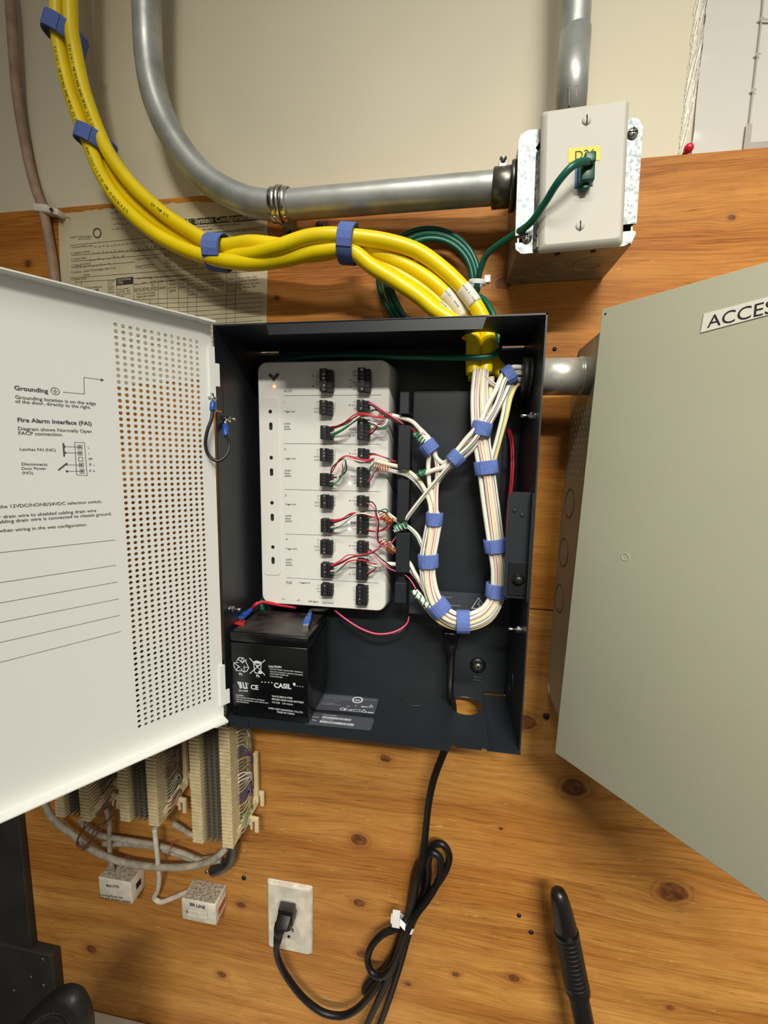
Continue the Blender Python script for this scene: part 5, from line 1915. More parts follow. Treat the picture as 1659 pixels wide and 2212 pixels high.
G2 = 'blue hook and loop straps on the white cables'
for (u, v, y, du, dv, wpx, ra, rb, lab) in (
        (1099, 812, -.0640, 20, -12, 24, .0088, .0086, 'blue strap round the white cables leaving the side pipe'),
        (1040, 927, -.0770, -8, 30, 30, .0088, .0082, 'blue strap at the crossing below the yellow jacket ends'),
        (985, 990, -.0775, -34, 34, 26, .0074, .0074, 'small tilted blue strap in the middle of the enclosure'),
        (1050, 1010, -.0748, 3, 30, 29, .0108, .0082, 'widest blue strap on the right arm of the loop below the crossing'),
        (1071, 1178, -.0755, 4, 30, 29, .0108, .0082, 'blue strap on the right arm of the loop beside the latch bracket'),
        (1074, 1275, -.0755, -3, 30, 29, .0108, .0082, 'blue strap on the right arm of the loop beside the black latch'),
        (1000, 1343, -.0757, 30, 1, 29, .0116, .0082, 'ribbed blue strap at the very bottom of the loop'),
        (948, 1312, -.0752, 22, 26, 30, .0108, .0082, 'tilted blue strap at the bottom left of the loop'),
        (925, 1211, -.0737, 1, 30, 29, .0098, .0080, 'blue strap on the left arm of the loop above the tilted one'),
        (938, 1121, -.0718, -2, 30, 28, .0078, .0080, 'blue strap on the left arm of the loop beside the third guide finger'),
        (927, 967, -.0700, 16, 20, 26, .0080, .0076, 'tilted blue strap right of the topmost guide fingers')):
    strap(u, v, y, du, dv, wpx, ra, rb, lab, G2)


def coil(name, center, r, turns, wr, mat, parent, lab=None, lift=0.0):
    """wire wound round a cable"""
    P = spline(path(center), 24)
    fr = frames(P)
    n = len(P)
    q = []
    for i in range(n):
        t, a, b_ = fr[i]
        g = 2 * math.pi * turns * i / (n - 1)
        q.append(P[i] + (a * math.cos(g) + b_ * math.sin(g)) * r)
    o = MB().tube(q, wr, 7, raw=True).build(name, M[mat], parent)
    if lab:
        o['label'] = lab
    return o


coil('drain_wire', [(818, 893, -.060), (826, 894, -.059), (838, 897, -.058), (846, 899, -.058)], .0033, 7, .00055, 'copper', WC[0])
coil('drain_wire', [(808, 1006, -.060), (822, 1010, -.060), (838, 1014, -.059)], .0030, 6, .0005, 'copper', WC[3])
coil('drain_wire', [(826, 1108, -.061), (832, 1118, -.060), (840, 1126, -.058), (850, 1126, -.057)], .0040, 7, .0006, 'copper', WC[4])
coil('drain_wire', [(826, 1166, -.062), (834, 1178, -.060), (846, 1188, -.057), (854, 1192, -.056)], .0038, 7, .0006, 'copper', WC[6])
coil('wrapped_pair', [(896, 936, -.071), (905, 945, -.072), (914, 955, -.072)], .0030, 5, .00075, 'gwire', PC_[0])
coil('wrapped_pair', [(899, 938, -.071), (908, 948, -.072), (917, 957, -.072)], .0030, 4, .00075, 'wwire', PC_[0])
coil('wrapped_pair', [(902, 1022, -.073), (912, 1022, -.0735), (920, 1020, -.074)], .0031, 4, .0007, 'gwire', PC_[2])
coil('wrapped_pair', [(852, 1142, -.064), (862, 1138, -.066), (880, 1134, -.066)], .0030, 6, .0008, 'gwire', PC_[1])
coil('wrapped_pair', [(853, 1144, -.064), (863, 1140, -.066), (881, 1135, -.066)], .0030, 5, .0007, 'wwire', PC_[1])
tw = [(892, 1276, -.074), (905, 1290, -.076), (920, 1305, -.077), (932, 1316, -.077)]
tpo = cable(spline(path(tw), 8), None, 'white cable stub wrapped with green and white pairs at the loop lower left', r=.0022)
coil('wrapped_pair', tw, .0029, 5, .0008, 'gwire', tpo)
coil('wrapped_pair', [(896, 1280, -.074), (908, 1294, -.076), (922, 1308, -.077), (932, 1316, -.077)], .0029, 6, .0007, 'wwire', tpo)

# ------------------------------------------------------------------ conductors from the jackets to the terminal blocks
RW = .00075
YW = -.0575
CON = [
    (0, 'pink', [(796, 867, YW), (808, 874, -.062), (830, 889, -.065), (852, 903, -.066), (872, 916, -.064)]), (0, 'pink', [(796, 872, YW), (812, 880, -.062), (836, 896, -.064), (862, 912, -.064)]),
    (0, 'bwire', [(796, 875, YW), (802, 875, -.061), (820, 888, -.063), (846, 906, -.064), (868, 918, -.062)]),
    (0, 'bwire', [(828, 892, -.058), (808, 885, -.062), (790, 892, -.064), (766, 902, -.064), (740, 916, -.063), (716, 925, YW)]), (0, 'red', [(834, 901, -.060), (810, 899, -.064), (784, 893, -.065), (764, 897, -.064), (744, 913, -.063), (728, 920, -.061), (715, 922, YW)]),
    (0, 'red', [(832, 905, -.060), (812, 901, -.064), (788, 896, -.065), (768, 900, -.064), (746, 917, -.063), (716, 924, YW)]), (0, 'brown', [(812, 884, -.061), (796, 892, -.063), (776, 902, -.064), (752, 914, -.064), (716, 928, YW)]),
    (0, 'wwire', [(790, 893, -.062), (775, 900, -.064), (752, 918, -.064), (730, 930, -.062), (714, 936, YW)]), (0, 'gwire', [(786, 898, -.062), (770, 906, -.064), (748, 921, -.064), (728, 934, -.062), (714, 940, YW)]), (0, 'gwire', [(780, 902, -.062), (764, 912, -.063), (740, 930, -.063), (715, 943, YW)]),
    (0, 'wwire', [(795, 910, YW), (808, 914, -.061), (820, 921, -.062), (830, 919, -.063), (837, 907, -.062), (834, 903, -.060)]), (0, 'gwire', [(796, 917, YW), (810, 918, -.060), (822, 926, -.062), (834, 924, -.063), (839, 911, -.062), (836, 905, -.060)]),
    (0, 'red', [(795, 937, YW), (804, 928, -.061), (815, 918, -.062), (826, 911, -.062)]), (0, 'bwire', [(797, 941, YW), (808, 931, -.060), (818, 918, -.061), (828, 908, -.061)]),
    (2, 'red', [(796, 985, YW), (804, 982, -.060), (815, 983, -.061), (836, 990, -.061), (856, 998, -.060)]), (2, 'bwire', [(796, 981, YW), (806, 980, -.060), (822, 985, -.061), (842, 992, -.061)]),
    (2, 'red', [(808, 990, -.060), (796, 993, -.063), (780, 993, -.065), (762, 987, -.064), (747, 985, -.063), (734, 992, -.062), (724, 1008, -.060), (716, 1022, YW)]),
    (2, 'bwire', [(806, 994, -.060), (792, 999, -.063), (774, 998, -.065), (758, 991, -.064), (744, 990, -.063), (728, 1000, -.061), (717, 1012, -.059), (714, 1024, YW)]),
    (2, 'red', [(808, 992, -.060), (790, 996, -.064), (768, 992, -.065), (750, 989, -.064), (740, 998, -.063), (740, 1014, -.063), (736, 1030, -.061), (716, 1030, YW)]),
    (2, 'wwire', [(805, 993, -.060), (786, 997, -.064), (764, 993, -.065), (748, 990, -.064), (739, 1000, -.063), (736, 1020, -.063), (726, 1036, -.061), (713, 1041, YW)]),
    (2, 'gwire', [(747, 994, -.062), (745, 1010, -.063), (738, 1028, -.063), (728, 1041, -.061), (713, 1047, YW)]), (2, 'bwire', [(746, 994, -.062), (749, 1008, -.064), (746, 1020, -.063), (732, 1030, -.061), (716, 1032, YW)]),
    (3, 'gwire', [(808, 997, -.059), (806, 1004, -.060), (800, 1012, -.059), (795, 1017, YW)]), (3, 'wwire', [(806, 996, -.059), (803, 1003, -.061), (798, 1010, -.059), (795, 1014, YW)]),
    (3, 'brown', [(818, 1013, -.057), (808, 1020, -.060), (804, 1030, -.061), (796, 1042, YW)]), (3, 'pink', [(816, 1015, -.057), (806, 1024, -.060), (801, 1034, -.060), (794, 1040, YW)]),
    (4, 'bwire', [(795, 1083, YW), (804, 1085, -.062), (811, 1094, -.064), (813, 1110, -.066), (818, 1130, -.067), (816, 1152, -.066), (818, 1170, -.065), (828, 1178, -.064), (842, 1174, -.063), (857, 1157, -.062)]),
    (4, 'pink', [(793, 1087, YW), (802, 1092, -.061), (808, 1100, -.063), (812, 1118, -.065), (814, 1140, -.065), (813, 1160, -.065), (820, 1176, -.065), (832, 1180, -.064), (846, 1172, -.063), (856, 1158, -.062)]),
    (4, 'bwire', [(836, 1108, -.060), (822, 1104, -.063), (804, 1103, -.065), (784, 1105, -.065), (764, 1112, -.064), (742, 1122, -.062), (717, 1131, YW)]), (4, 'gwire', [(838, 1106, -.059), (834, 1100, -.061), (826, 1101, -.063), (816, 1109, -.063)]),
    (4, 'red', [(832, 1122, -.060), (812, 1119, -.063), (792, 1112, -.065), (772, 1108, -.065), (756, 1110, -.064), (740, 1120, -.062), (715, 1124, YW)]), (4, 'red', [(830, 1120, -.060), (806, 1117, -.063), (782, 1110, -.065), (752, 1113, -.063), (738, 1122, -.062), (716, 1127, YW)]),
    (4, 'wwire', [(826, 1118, -.060), (806, 1114, -.063), (786, 1109, -.066), (770, 1110, -.066), (752, 1122, -.064), (732, 1136, -.061), (714, 1139, YW)]), (4, 'gwire', [(820, 1116, -.060), (800, 1114, -.063), (780, 1110, -.065), (764, 1114, -.065), (746, 1128, -.063), (728, 1139, -.060), (714, 1142, YW)]),
    (4, 'gwire', [(794, 1121, YW), (804, 1117, -.060), (816, 1115, -.061)]), (4, 'red', [(793, 1144, YW), (806, 1147, -.061), (824, 1147, -.062), (838, 1140, -.061), (844, 1128, -.058)]), (4, 'bwire', [(793, 1146, YW), (808, 1148, -.060), (826, 1144, -.061), (840, 1134, -.060)]),
    (6, 'pink', [(828, 1176, -.060), (814, 1186, -.063), (796, 1195, -.064), (776, 1199, -.065), (752, 1199, -.064), (736, 1210, -.062), (715, 1222, YW)]), (6, 'bwire', [(826, 1178, -.060), (806, 1193, -.063), (784, 1200, -.065), (760, 1204, -.064), (738, 1216, -.062), (716, 1226, YW)]),
    (6, 'red', [(824, 1177, -.060), (808, 1190, -.063), (788, 1197, -.065), (764, 1202, -.064), (736, 1214, -.062), (716, 1224, YW)]),
    (5, 'pink', [(794, 1189, YW), (802, 1193, -.061), (820, 1212, -.063), (838, 1226, -.062), (856, 1235, -.060)]), (5, 'bwire', [(795, 1186, YW), (806, 1192, -.061), (824, 1208, -.063), (840, 1220, -.062), (854, 1230, -.060)]),
    (5, 'red', [(813, 1219, -.058), (800, 1216, -.062), (784, 1210, -.065), (766, 1210, -.065), (752, 1213, -.064), (740, 1222, -.062), (714, 1237, YW)]), (5, 'wwire', [(750, 1212, -.063), (738, 1222, -.062), (726, 1231, -.060), (714, 1234, YW)]),
    (5, 'gwire', [(750, 1214, -.063), (736, 1228, -.061), (726, 1237, -.060), (714, 1240, YW)]), (5, 'gwire', [(815, 1226, -.058), (806, 1223, -.060), (793, 1219, YW)]), (5, 'wwire', [(816, 1224, -.058), (804, 1221, -.060), (793, 1217, YW)]),
    (5, 'pink', [(812, 1224, -.058), (804, 1232, -.060), (793, 1239, YW)]), (5, 'bwire', [(814, 1224, -.058), (806, 1233, -.060), (793, 1242, YW)]),
    (5, 'pink', [(872, 1239, -.058), (884, 1250, -.062), (894, 1264, -.066), (898, 1272, -.068)]), (0, 'red', [(885, 921, -.060), (892, 928, -.064), (898, 936, -.068)]),
]
for ci, mt, pts in CON:
    o = MB().tube(path(pts), RW if mt != 'wwire' else .0009, 7, sub=5).build('conductor', M[mt], WC[ci])
    o['label'] = {'pink': 'salmon', 'bwire': 'black', 'gwire': 'green', 'wwire': 'white'}.get(mt, mt) + ' conductor'

# loose red and black leads
for lab, mt, pts in (('red lead drooping under the controller above the enclosure floor', 'pink', [(720, 1316, -.030), (748, 1338, -.040), (778, 1357, -.046), (812, 1369, -.050), (845, 1367, -.050), (868, 1357, -.046), (880, 1345, -.038), (884, 1330, -.028)]),
                     ('black lead drooping just below the red one under the controller', 'bwire', [(724, 1322, -.028), (750, 1344, -.038), (780, 1362, -.044), (812, 1373, -.048), (846, 1371, -.048), (870, 1361, -.044), (881, 1347, -.036), (885, 1330, -.026)]),
                     ('thin red lead along the right inside wall, outer of two', 'red', [(1100, 925, -.012), (1106, 945, -.020), (1109, 985, -.030), (1107, 1040, -.036), (1101, 1090, -.036), (1096, 1150, -.030), (1092, 1200, -.020)]),
                     ('thin red lead along the right inside wall, inner of two', 'red', [(1097, 928, -.012), (1103, 955, -.019), (1105, 995, -.028), (1103, 1045, -.033), (1098, 1090, -.033), (1094, 1150, -.028), (1091, 1200, -.018)])):
    tag(MB().tube(path(pts), .0011 if mt != 'red' else .0012, 8).build('lead_wire', M[mt]), lab, 'wire')

# ================================================================== POWER CORD AND OUTLET
pc_ = thing('power_lead', 'black power lead from the enclosure floor, bundled and plugged into the wall outlet', 'power lead', at(880, 1985, -.03))
inner = [at(976, 1392, -.032), at(975, 1420, -.034), at(973, 1460, -.040), at(972, 1500, -.047), V((.2508, -.0420, .002)), V((.2506, -.0420, -.030)), at(938, 1680, -.038), at(926, 1735, -.034), at(921, 1780, -.031), at(917, 1820, -.030)]
rc = .0044
cord = inner + [at(*q_) for q_ in ((912, 1858, -.032), (902, 1900, -.034), (893, 1945, -.033), (880, 1988, -.032), (866, 2040, -.031), (845, 2100, -.030), (815, 2165, -.028), (792, 2215, -.026), (772, 2262, -.024), (774, 2292, -.022), (792, 2286, -.020),
                                   (812, 2235, -.020), (840, 2160, -.022), (864, 2085, -.024), (882, 2020, -.025), (893, 1988, -.026), (914, 1950, -.026), (944, 1910, -.026), (966, 1872, -.026), (970, 1845, -.026), (956, 1824, -.026), (938, 1824, -.024), (921, 1842, -.022),
                                   (904, 1872, -.020), (894, 1910, -.020), (888, 1950, -.021), (878, 1986, -.022), (856, 2004, -.024), (826, 2018, -.026), (802, 2045, -.028), (794, 2075, -.030), (803, 2100, -.034), (824, 2108, -.037), (846, 2090, -.038), (866, 2050, -.038), (884, 2000, -.038),
                                   (904, 1968, -.036), (922, 1945, -.034), (944, 1908, -.032), (953, 1876, -.030), (948, 1850, -.029), (934, 1842, -.028), (926, 1860, -.026), (926, 1890, -.022), (920, 1925, -.020), (904, 1962, -.019), (890, 1990, -.018), (862, 2040, -.016), (830, 2090, -.0135),
                                   (806, 2112, -.0125), (790, 2130, -.0120), (787, 2142, -.0125), (800, 2136, -.015), (826, 2108, -.016), (850, 2072, -.015), (872, 2030, -.014), (884, 1996, -.0135), (900, 1960, -.012), (914, 1930, -.011), (916, 1890, -.010), (908, 1862, -.010),
                                   (898, 1880, -.010), (890, 1920, -.010), (884, 1960, -.010), (876, 1992, -.011), (862, 2030, -.014), (842, 2080, -.020), (806, 2140, -.026), (770, 2180, -.028), (738, 2194, -.029), (700, 2188, -.030), (660, 2160, -.031), (625, 2118, -.033), (604, 2080, -.036), (597, 2052, -.038), (599, 2036, -.039))]
MB().tube(cord, rc, 12, sub=5).build('cord', M['cord'], pc_)
# inlet plug hanging under the supply cover
a_, e_ = at(974, 1372, -.030), at(976, 1402, -.033)
mb = MB()
mb.hexa([V((a_.x - .007, a_.y - .006, e_.z)), V((a_.x + .007, a_.y - .006, e_.z)), V((a_.x + .007, a_.y + .006, e_.z)), V((a_.x - .007, a_.y + .006, e_.z)),
         V((a_.x - .0095, a_.y - .008, a_.z + .004)), V((a_.x + .0095, a_.y - .008, a_.z + .004)), V((a_.x + .0095, a_.y + .008, a_.z + .004)), V((a_.x - .0095, a_.y + .008, a_.z + .004))])
mb.lathe([(.0062, 0), (.0052, .008), (.0047, .020)], V((a_.x + .0003, a_.y - .001, e_.z + .002)), V((.0, -.05, -1)), 14)
mb.build('inlet_plug', M['cord'], pc_, bevel=.001)
p0, p1 = at(960, 1368, -.0385), at(991, 1371, -.0385)
cl_ = MB().tube([p0, p1], .0008, 8).build('retaining_clip', M['zinc'])
tag(cl_, 'short steel clip bar over the cord inlet below the loop of white cables', 'clip')
# wall plug
a_ = at(621, 1952, -.0070)
mb = MB()


def ringq(cx, cz, y, hw1, hh):
    return [V((cx - hw1, y, cz - hh)), V((cx + hw1, y, cz - hh)), V((cx + hw1, y, cz + hh)), V((cx - hw1, y, cz + hh))]


c1 = at(622, 1966, -.0090)
c2 = at(616, 1980, -.0300)
mb.hexa(ringq(c1.x, c1.z, -.0082, .0118, .0125) + ringq(c2.x + .001, c2.z + .001, -.0330, .0105, .0112))
mb.hexa([V((c2.x - .0100, -.0290, c2.z + .009)), V((c2.x + .0110, -.0290, c2.z + .009)), V((c2.x + .0110, -.0120, c2.z - .009)), V((c2.x - .0100, -.0120, c2.z - .009)),
         V((c2.x - .0100, -.0450, c2.z - .004)), V((c2.x + .0090, -.0450, c2.z - .004)), V((c2.x + .0080, -.0270, c2.z - .026)), V((c2.x - .0090, -.0270, c2.z - .026))])
q0, q1 = at(603, 2012, -.036), at(598, 2040, -.0388)
mb.lathe([(.0078, -.012), (.0082, -.004), (.0066, .003), (.0060, .005), (.0064, .007), (.0054, .014), (.0050, .018)], q0, q1 - q0, 16)
mb.build('wall_plug', M['cord'], pc_, bevel=.0016)
c = at(873, 1993, -.0245)
t = (at(890, 1955, -.0245) - c).normalized()
dv_ = (c - CAM).normalized()
t = (t - dv_ * (t.dot(dv_) * .85)).normalized()
mb = MB().band(c, t, .0062, .0128, .0168, .0012)
hd = at(856, 1984, -.036)
mb.box(hd.x - .005, hd.x + .005, hd.y - .005, hd.y + .004, hd.z - .008, hd.z + .008)
mb.box(hd.x - .007, hd.x - .003, hd.y - .004, hd.y + .002, hd.z - .004, hd.z + .004)
tag(mb.build('cable_tie', M['tie']), 'white cable tie cinching the bundled black power cord', 'cable tie')
# outlet
OX, OZ = .02759, -.38293
ot = thing('wall_outlet', 'cream duplex wall outlet with a black plug in its upper socket', 'outlet', (OX, -.0002, OZ - .057))
rx = V((math.cos(R(-.4)), 0, math.sin(R(-.4))))
rz = V((-rx.z, 0, rx.x))
oc_ = V((OX, -.0004, OZ))
plate_mesh(oc_, rx, rz, .0698, .1143, .0056, .0042).build('cover_plate', M['jack_white'], ot)
mb = MB()
random.seed(2)
for i in range(16):
    x_ = -.031 + .062 * i / 15
    mb.sphere(oc_ + rx * x_ + rz * .0560 + YN * (.0032 + random.uniform(-.001, .001)), random.uniform(.0010, .0019), 6, 4, sc=(1.5, 1, .55))
mb.build('dust_ridge', pm('pale_dust', (214, 206, 190), .95), ot)['kind'] = 'stuff'
for s_ in (1, -1):
    mb = MB()
    pol = []
    for a in range(0, 360, 12):
        x_, z_ = .0172 * math.cos(R(a)), max(-.0142, min(.0142, .0172 * math.sin(R(a))))
        pol.append((x_, z_))
    mb.prism(pol, oc_ + rz * (s_ * .0195) + YN * .0046, rx, rz, YN * .0018)
    rcp = mb.build('receptacle_face', M['ivory'], ot, bevel=.0004, seg=1)
    mb = MB()
    cc2 = oc_ + rz * (s_ * .0195) + YN * .0064
    for x_, hh in ((-.0063, .0040), (.0063, .0033)):
        mb.obox(cc2 + rx * (x_ - .0009) + rz * (.0035 - hh), rx * .0018, rz * (2 * hh), YN * .0002)
    mb.lathe([(.0024, 0), (.0024, .0002)], cc2 + rz * -.0085, YN, 12)
    mb.build('socket_slot', M['hole'], rcp)

# ================================================================== PUNCH-DOWN BLOCKS
def block(name, label, xl, xr, zb, yf, ang, rows, first):
    """66-style block: two fanning strips of small teeth, metal clips between, standoff legs"""
    wd = xr - xl
    root = thing(name, label, 'punch-down block', ((xl + xr) / 2, -.0004, zb), 'punch-down blocks below the white door')
    o = V(((xl + xr) / 2, 0, zb))
    Hh = rows * .0051
    mb = MB()
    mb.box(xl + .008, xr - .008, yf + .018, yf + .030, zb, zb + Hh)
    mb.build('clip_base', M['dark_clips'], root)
    mb = MB()
    mb.box(xl + .001, xr - .001, -.012, -.0006, zb + .012, zb + Hh)
    mb.hexa([V((xr - .010, -.010, zb + .004)), V((xr - .004, -.010, zb + .004)), V((xr - .004, -.010, zb + Hh)), V((xr - .010, -.010, zb + Hh)), V((xr - .007, yf + .026, zb + .002)), V((xr - .004, yf + .026, zb + .002)), V((xr - .004, yf + .026, zb + Hh)), V((xr - .007, yf + .026, zb + Hh))])
    mb.hexa([V((xl + .004, -.010, zb + .004)), V((xl + .010, -.010, zb + .004)), V((xl + .010, -.010, zb + Hh)), V((xl + .004, -.010, zb + Hh)), V((xl + .004, yf + .026, zb + .002)), V((xl + .007, yf + .026, zb + .002)), V((xl + .007, yf + .026, zb + Hh)), V((xl + .004, yf + .026, zb + Hh))])
    mb.build('standoff_bracket', M['tan_dirty'], root)
    for dz, dy in ((.010, -.030), (.034, -.012)):        # hooked feet at the right
        mb = MB()
        fz = zb + dz
        pol = [(0, 0), (.014, -.002), (.014, -.008), (.017, -.009), (.017, .004), (.0205, .004), (.0205, -.012), (.026, -.012), (.026, .0095), (0, .012)]
        mb.prism(pol, (xr - .006, dy, fz), (1, 0, 0), (0, 0, 1), (0, .004, 0))
        mb.build('mounting_foot', M['tan'], root, bevel=.0005, seg=1)
    mb = MB()
    mb.hexa([V((xr - .006, -.052, zb + .003)), V((xr - .002, -.052, zb + .003)), V((xr + .013, -.010, zb + .026)), V((xr + .009, -.010, zb + .026)), V((xr - .006, -.052, zb + .012)), V((xr - .002, -.052, zb + .012)), V((xr + .013, -.010, zb + .044)), V((xr + .009, -.010, zb + .044))])
    mb.box(xr + .0075, xr + .0135, -.016, -.010, zb + .030, zb + .105)
    mb.build('bracket_post', M['tan'], root, bevel=.0006, seg=1)
    tooth = None
    for side in (0, 1):
        x0 = xl if side == 0 else xr - .0165
        for i in range(rows):
            z = zb + .0026 + i * .0051
            if tooth is None:
                mb = MB()
                mb.hexa([V((0, .020, -.0010)), V((.0165, .020, -.0010)), V((.0165, .020, .0010)), V((0, .020, .0010)), V((.0008, 0, -.00155)), V((.0157, 0, -.00155)), V((.0157, 0, .00155)), V((.0008, 0, .00155))])
                tooth = mb.build('fanning_tooth', M['tan'], root, origin=(0, 0, 0))
                t_ = tooth
            else:
                t_ = tooth.copy()
                COL.objects.link(t_)
            t_.location = V((x0, yf, z)) - WLOC[root.name]
    mb = MB()
    n_ = 4
    for j in range(n_):
        x = xl + .0185 + (wd - .037) * j / (n_ - 1)
        for i in range(rows):
            z = zb + .0026 + i * .0051
            mb.hexa([V((x - .0022, yf + .018, z - .0008)), V((x + .0022, yf + .018, z - .0008)), V((x + .0022, yf + .018, z + .0008)), V((x - .0022, yf + .018, z + .0008)),
                     V((x - .0018, yf + .004, z - .0016)), V((x + .0018, yf + .004, z - .0002)), V((x + .0018, yf + .004, z + .0006)), V((x - .0018, yf + .004, z - .0008))])
    mb.build('clip_rows', M['clip_metal'], root)['kind'] = 'stuff'
    return root


B3 = block('punch_down_block', 'tan punch-down block nearest the outlet, rightmost of three under the white door', -.0840, -.0250, -.2215, -.060, 0, 48, True)
B2 = block('punch_down_block', 'tan punch-down block in the middle of three under the white door', -.1930, -.1330, -.2090, -.058, 0, 46, False)
B1 = block('punch_down_block', 'tan punch-down block deepest in shadow, leftmost of three under the white door', -.2960, -.2390, -.2190, -.058, 0, 46, False)
# wires fanned to the strips
rnd = random.Random(6)
for root, xr, zb, cols, n_ in ((B3, -.0250, -.2215, ('grey_cable', 'wwire', 'gwire_old', 'old_cable', 'ystripe_old', 'purple', 'grey_cable'), 34), (B2, -.1330, -.2090, ('grey_cable', 'old_cable', 'brown', 'grey_cable'), 34), (B1, -.2390, -.2190, ('grey_cable', 'brown', 'old_cable'), 22)):
    byc = {}
    for i in range(n_):
        c_ = cols[(i // 2 + rnd.randint(0, 1)) % len(cols)]
        z = zb + .006 + i * .0051 * (46 / 46)
        z2 = zb + .02 + rnd.uniform(-.01, .01) + i * .0042
        byc.setdefault(c_, MB()).tube([V((xr - .001, -.044, z)), V((xr + .004, -.038, z + .001)), V((xr + .007 + rnd.uniform(0, .004), -.028, z2)), V((xr + .004, -.016, max(zb + .010, z2 - .03))), V((xr + .000, -.012, max(zb + .006, z2 - .05)))], .0008, 5, sub=4)
    for c_, mb in byc.items():
        mb.build('fanned_wires', M[c_], root)['kind'] = 'stuff'

# grey house cables below the blocks
for lab, r, pts in (('thick grey cable sweeping in a low arc under all three punch-down blocks', .0046, [(94, 1700, -.030), (97, 1735, -.030), (118, 1772, -.028), (160, 1805, -.028), (205, 1838, -.028), (250, 1858, -.028), (310, 1870, -.028), (370, 1874, -.028), (430, 1868, -.026), (470, 1850, -.022), (490, 1830, -.016)]),
                    ('dusty grey cable above the low arc, running to the pipe bend', .0038, [(170, 1770, -.022), (205, 1800, -.022), (270, 1814, -.022), (340, 1826, -.022), (400, 1845, -.020), (445, 1862, -.018), (478, 1858, -.014)]),
                    ('dusty grey cable through the middle under the blocks with a red wire tie', .0046, [(225, 1822, -.016), (280, 1822, -.016), (345, 1830, -.016), (400, 1850, -.016), (440, 1858, -.014), (475, 1850, -.012)]),
                    ('short dusty cable below the middle punch-down block', .0036, [(372, 1778, -.020), (392, 1790, -.018), (408, 1800, -.014), (420, 1806, -.012)]),
                    ('grey cable hanging from the middle block to the dusty jack on the left', .0033, [(228, 1745, -.030), (236, 1775, -.028), (236, 1810, -.024), (239, 1850, -.020), (245, 1884, -.016)]),
                    ('white cable dropping past the blocks and hooking into the second jack', .0034, [(334, 1790, -.030), (338, 1830, -.030), (342, 1870, -.026), (344, 1900, -.020), (340, 1925, -.012), (334, 1940, -.008), (345, 1948, -.008), (372, 1940, -.010), (396, 1930, -.013), (412, 1924, -.016)]),
                    ('thin brown wire loop hanging under the leftmost block', .0011, [(190, 1745, -.050), (180, 1790, -.046), (168, 1815, -.042), (175, 1830, -.042), (192, 1820, -.042), (205, 1790, -.044), (235, 1770, -.044), (255, 1750, -.046)]),
                    ('thin tan wire looping across the leftmost and middle blocks', .0011, [(240, 1720, -.052), (205, 1765, -.048), (176, 1800, -.046), (166, 1825, -.044), (180, 1835, -.043), (210, 1800, -.045), (240, 1760, -.050), (250, 1730, -.052)])):
    tag(MB().tube(path(pts), r, 10, sub=7).build('house_cable', M['grey_cable' if 'thin' not in lab else 'brown'] if 'white' not in lab else M['jack_white']), lab, 'cable')
mb = MB()
mb.tube(path([(362, 1852, -.0105), (366, 1842, -.022), (372, 1822, -.023), (374, 1818, -.014), (364, 1848, -.008), (362, 1852, -.0105)]), .0007, 6)
tag(mb.build('wire_tie', M['red']), 'thin red wire twisted round the dusty cable under the blocks', 'tie')
pb_ = thing('pipe_elbow', 'dusty grey pipe elbow curving down beside the rightmost punch-down block', 'pipe', at(450, 1885, -.012))
MB().tube(path([(505, 1815, -.014), (504, 1838, -.014), (496, 1860, -.014), (478, 1874, -.014), (460, 1880, -.013)]), .0080, 18, sub=8).build('elbow', M['dark_steel'], pb_)
screw_head('clamp_screw', 447, 1883, -.014, .0030, M['zinc'], None, None, parent=pb_)


# ================================================================== SURFACE JACKS
def jack(label, name, ftl, ftr, fbr, fbl, yf):
    P = [at(*q_, yf) for q_ in (ftl, ftr, fbr, fbl)]
    return P


def jackbox(label, P, yf):
    ca = sum(P, V()) / 4
    o = thing('phone_jack', label, 'phone jack', (ca.x, -.0003, min(p.z for p in P)), None)
    mb = MB()
    fr_ = [P[3], P[2], P[1], P[0]]
    mb.add([V((p.x, -.0003, p.z)) for p in fr_] + fr_, [(3, 2, 1, 0), (4, 5, 6, 7), (0, 1, 5, 4), (1, 2, 6, 5), (2, 3, 7, 6), (3, 0, 4, 7)])
    mb.build('jack_housing', M['jack_white'], o, bevel=.0010)
    return o


def rectz(u0, v0, u1, v1, yf):
    a_, b_ = at(u0, v0, yf), at(u1, v1, yf)
    return a_, b_


Y1 = -.0281
x0, x1, z0, z1 = -.2650, -.2106, -.3785, -.3428
P1 = [V((x0, Y1, z1)), V((x1, Y1, z1)), V((x1 + .0006, Y1, z0)), V((x0 + .0006, Y1, z0))]
J1 = jackbox('dusty white phone jack on the left below the blocks, printed across its front', P1, Y1)
JP = V((0, Y1, 0))
pr = MB()


def z8(x, y):
    return (60 + x * 560 / 1659, 1540 + y * 460 / 1363)


pr.text("903-1793", z8(502, 1112), z8(585, 1120), JP, YN, bold=.03)
pr.text("Incoming Phone Line", z8(462, 1168), z8(610, 1188), JP, YN, bold=.02)
pr.text("not part of alarm system", z8(462, 1184), z8(660, 1216), JP, YN, bold=.02)
pr.build('jack_print', M['print_black'], J1)
mb = MB()
mb.box(x0 + .001, x1 - .001, Y1 + .001, -.0015, z1 - .0002, z1 + .0006)
mb.build('dust_layer', M['dust'], J1)
mb = MB()
mb.box(x1 - .0003, x1 + .0004, -.0185, -.0085, z0 + .013, z0 + .023)
mb.build('side_opening', M['hole'], J1)
Y2 = -.0303
x0, x1, z0, z1 = -.1268, -.0732, -.3840, -.3505
P2 = [V((x0, Y2, z1)), V((x1, Y2, z1)), V((x1, Y2, z0)), V((x0, Y2, z0))]
J2 = jackbox('white phone jack lettered BR LINE beside the wall outlet', P2, Y2)
JP = V((0, Y2, 0))
pr = MB()
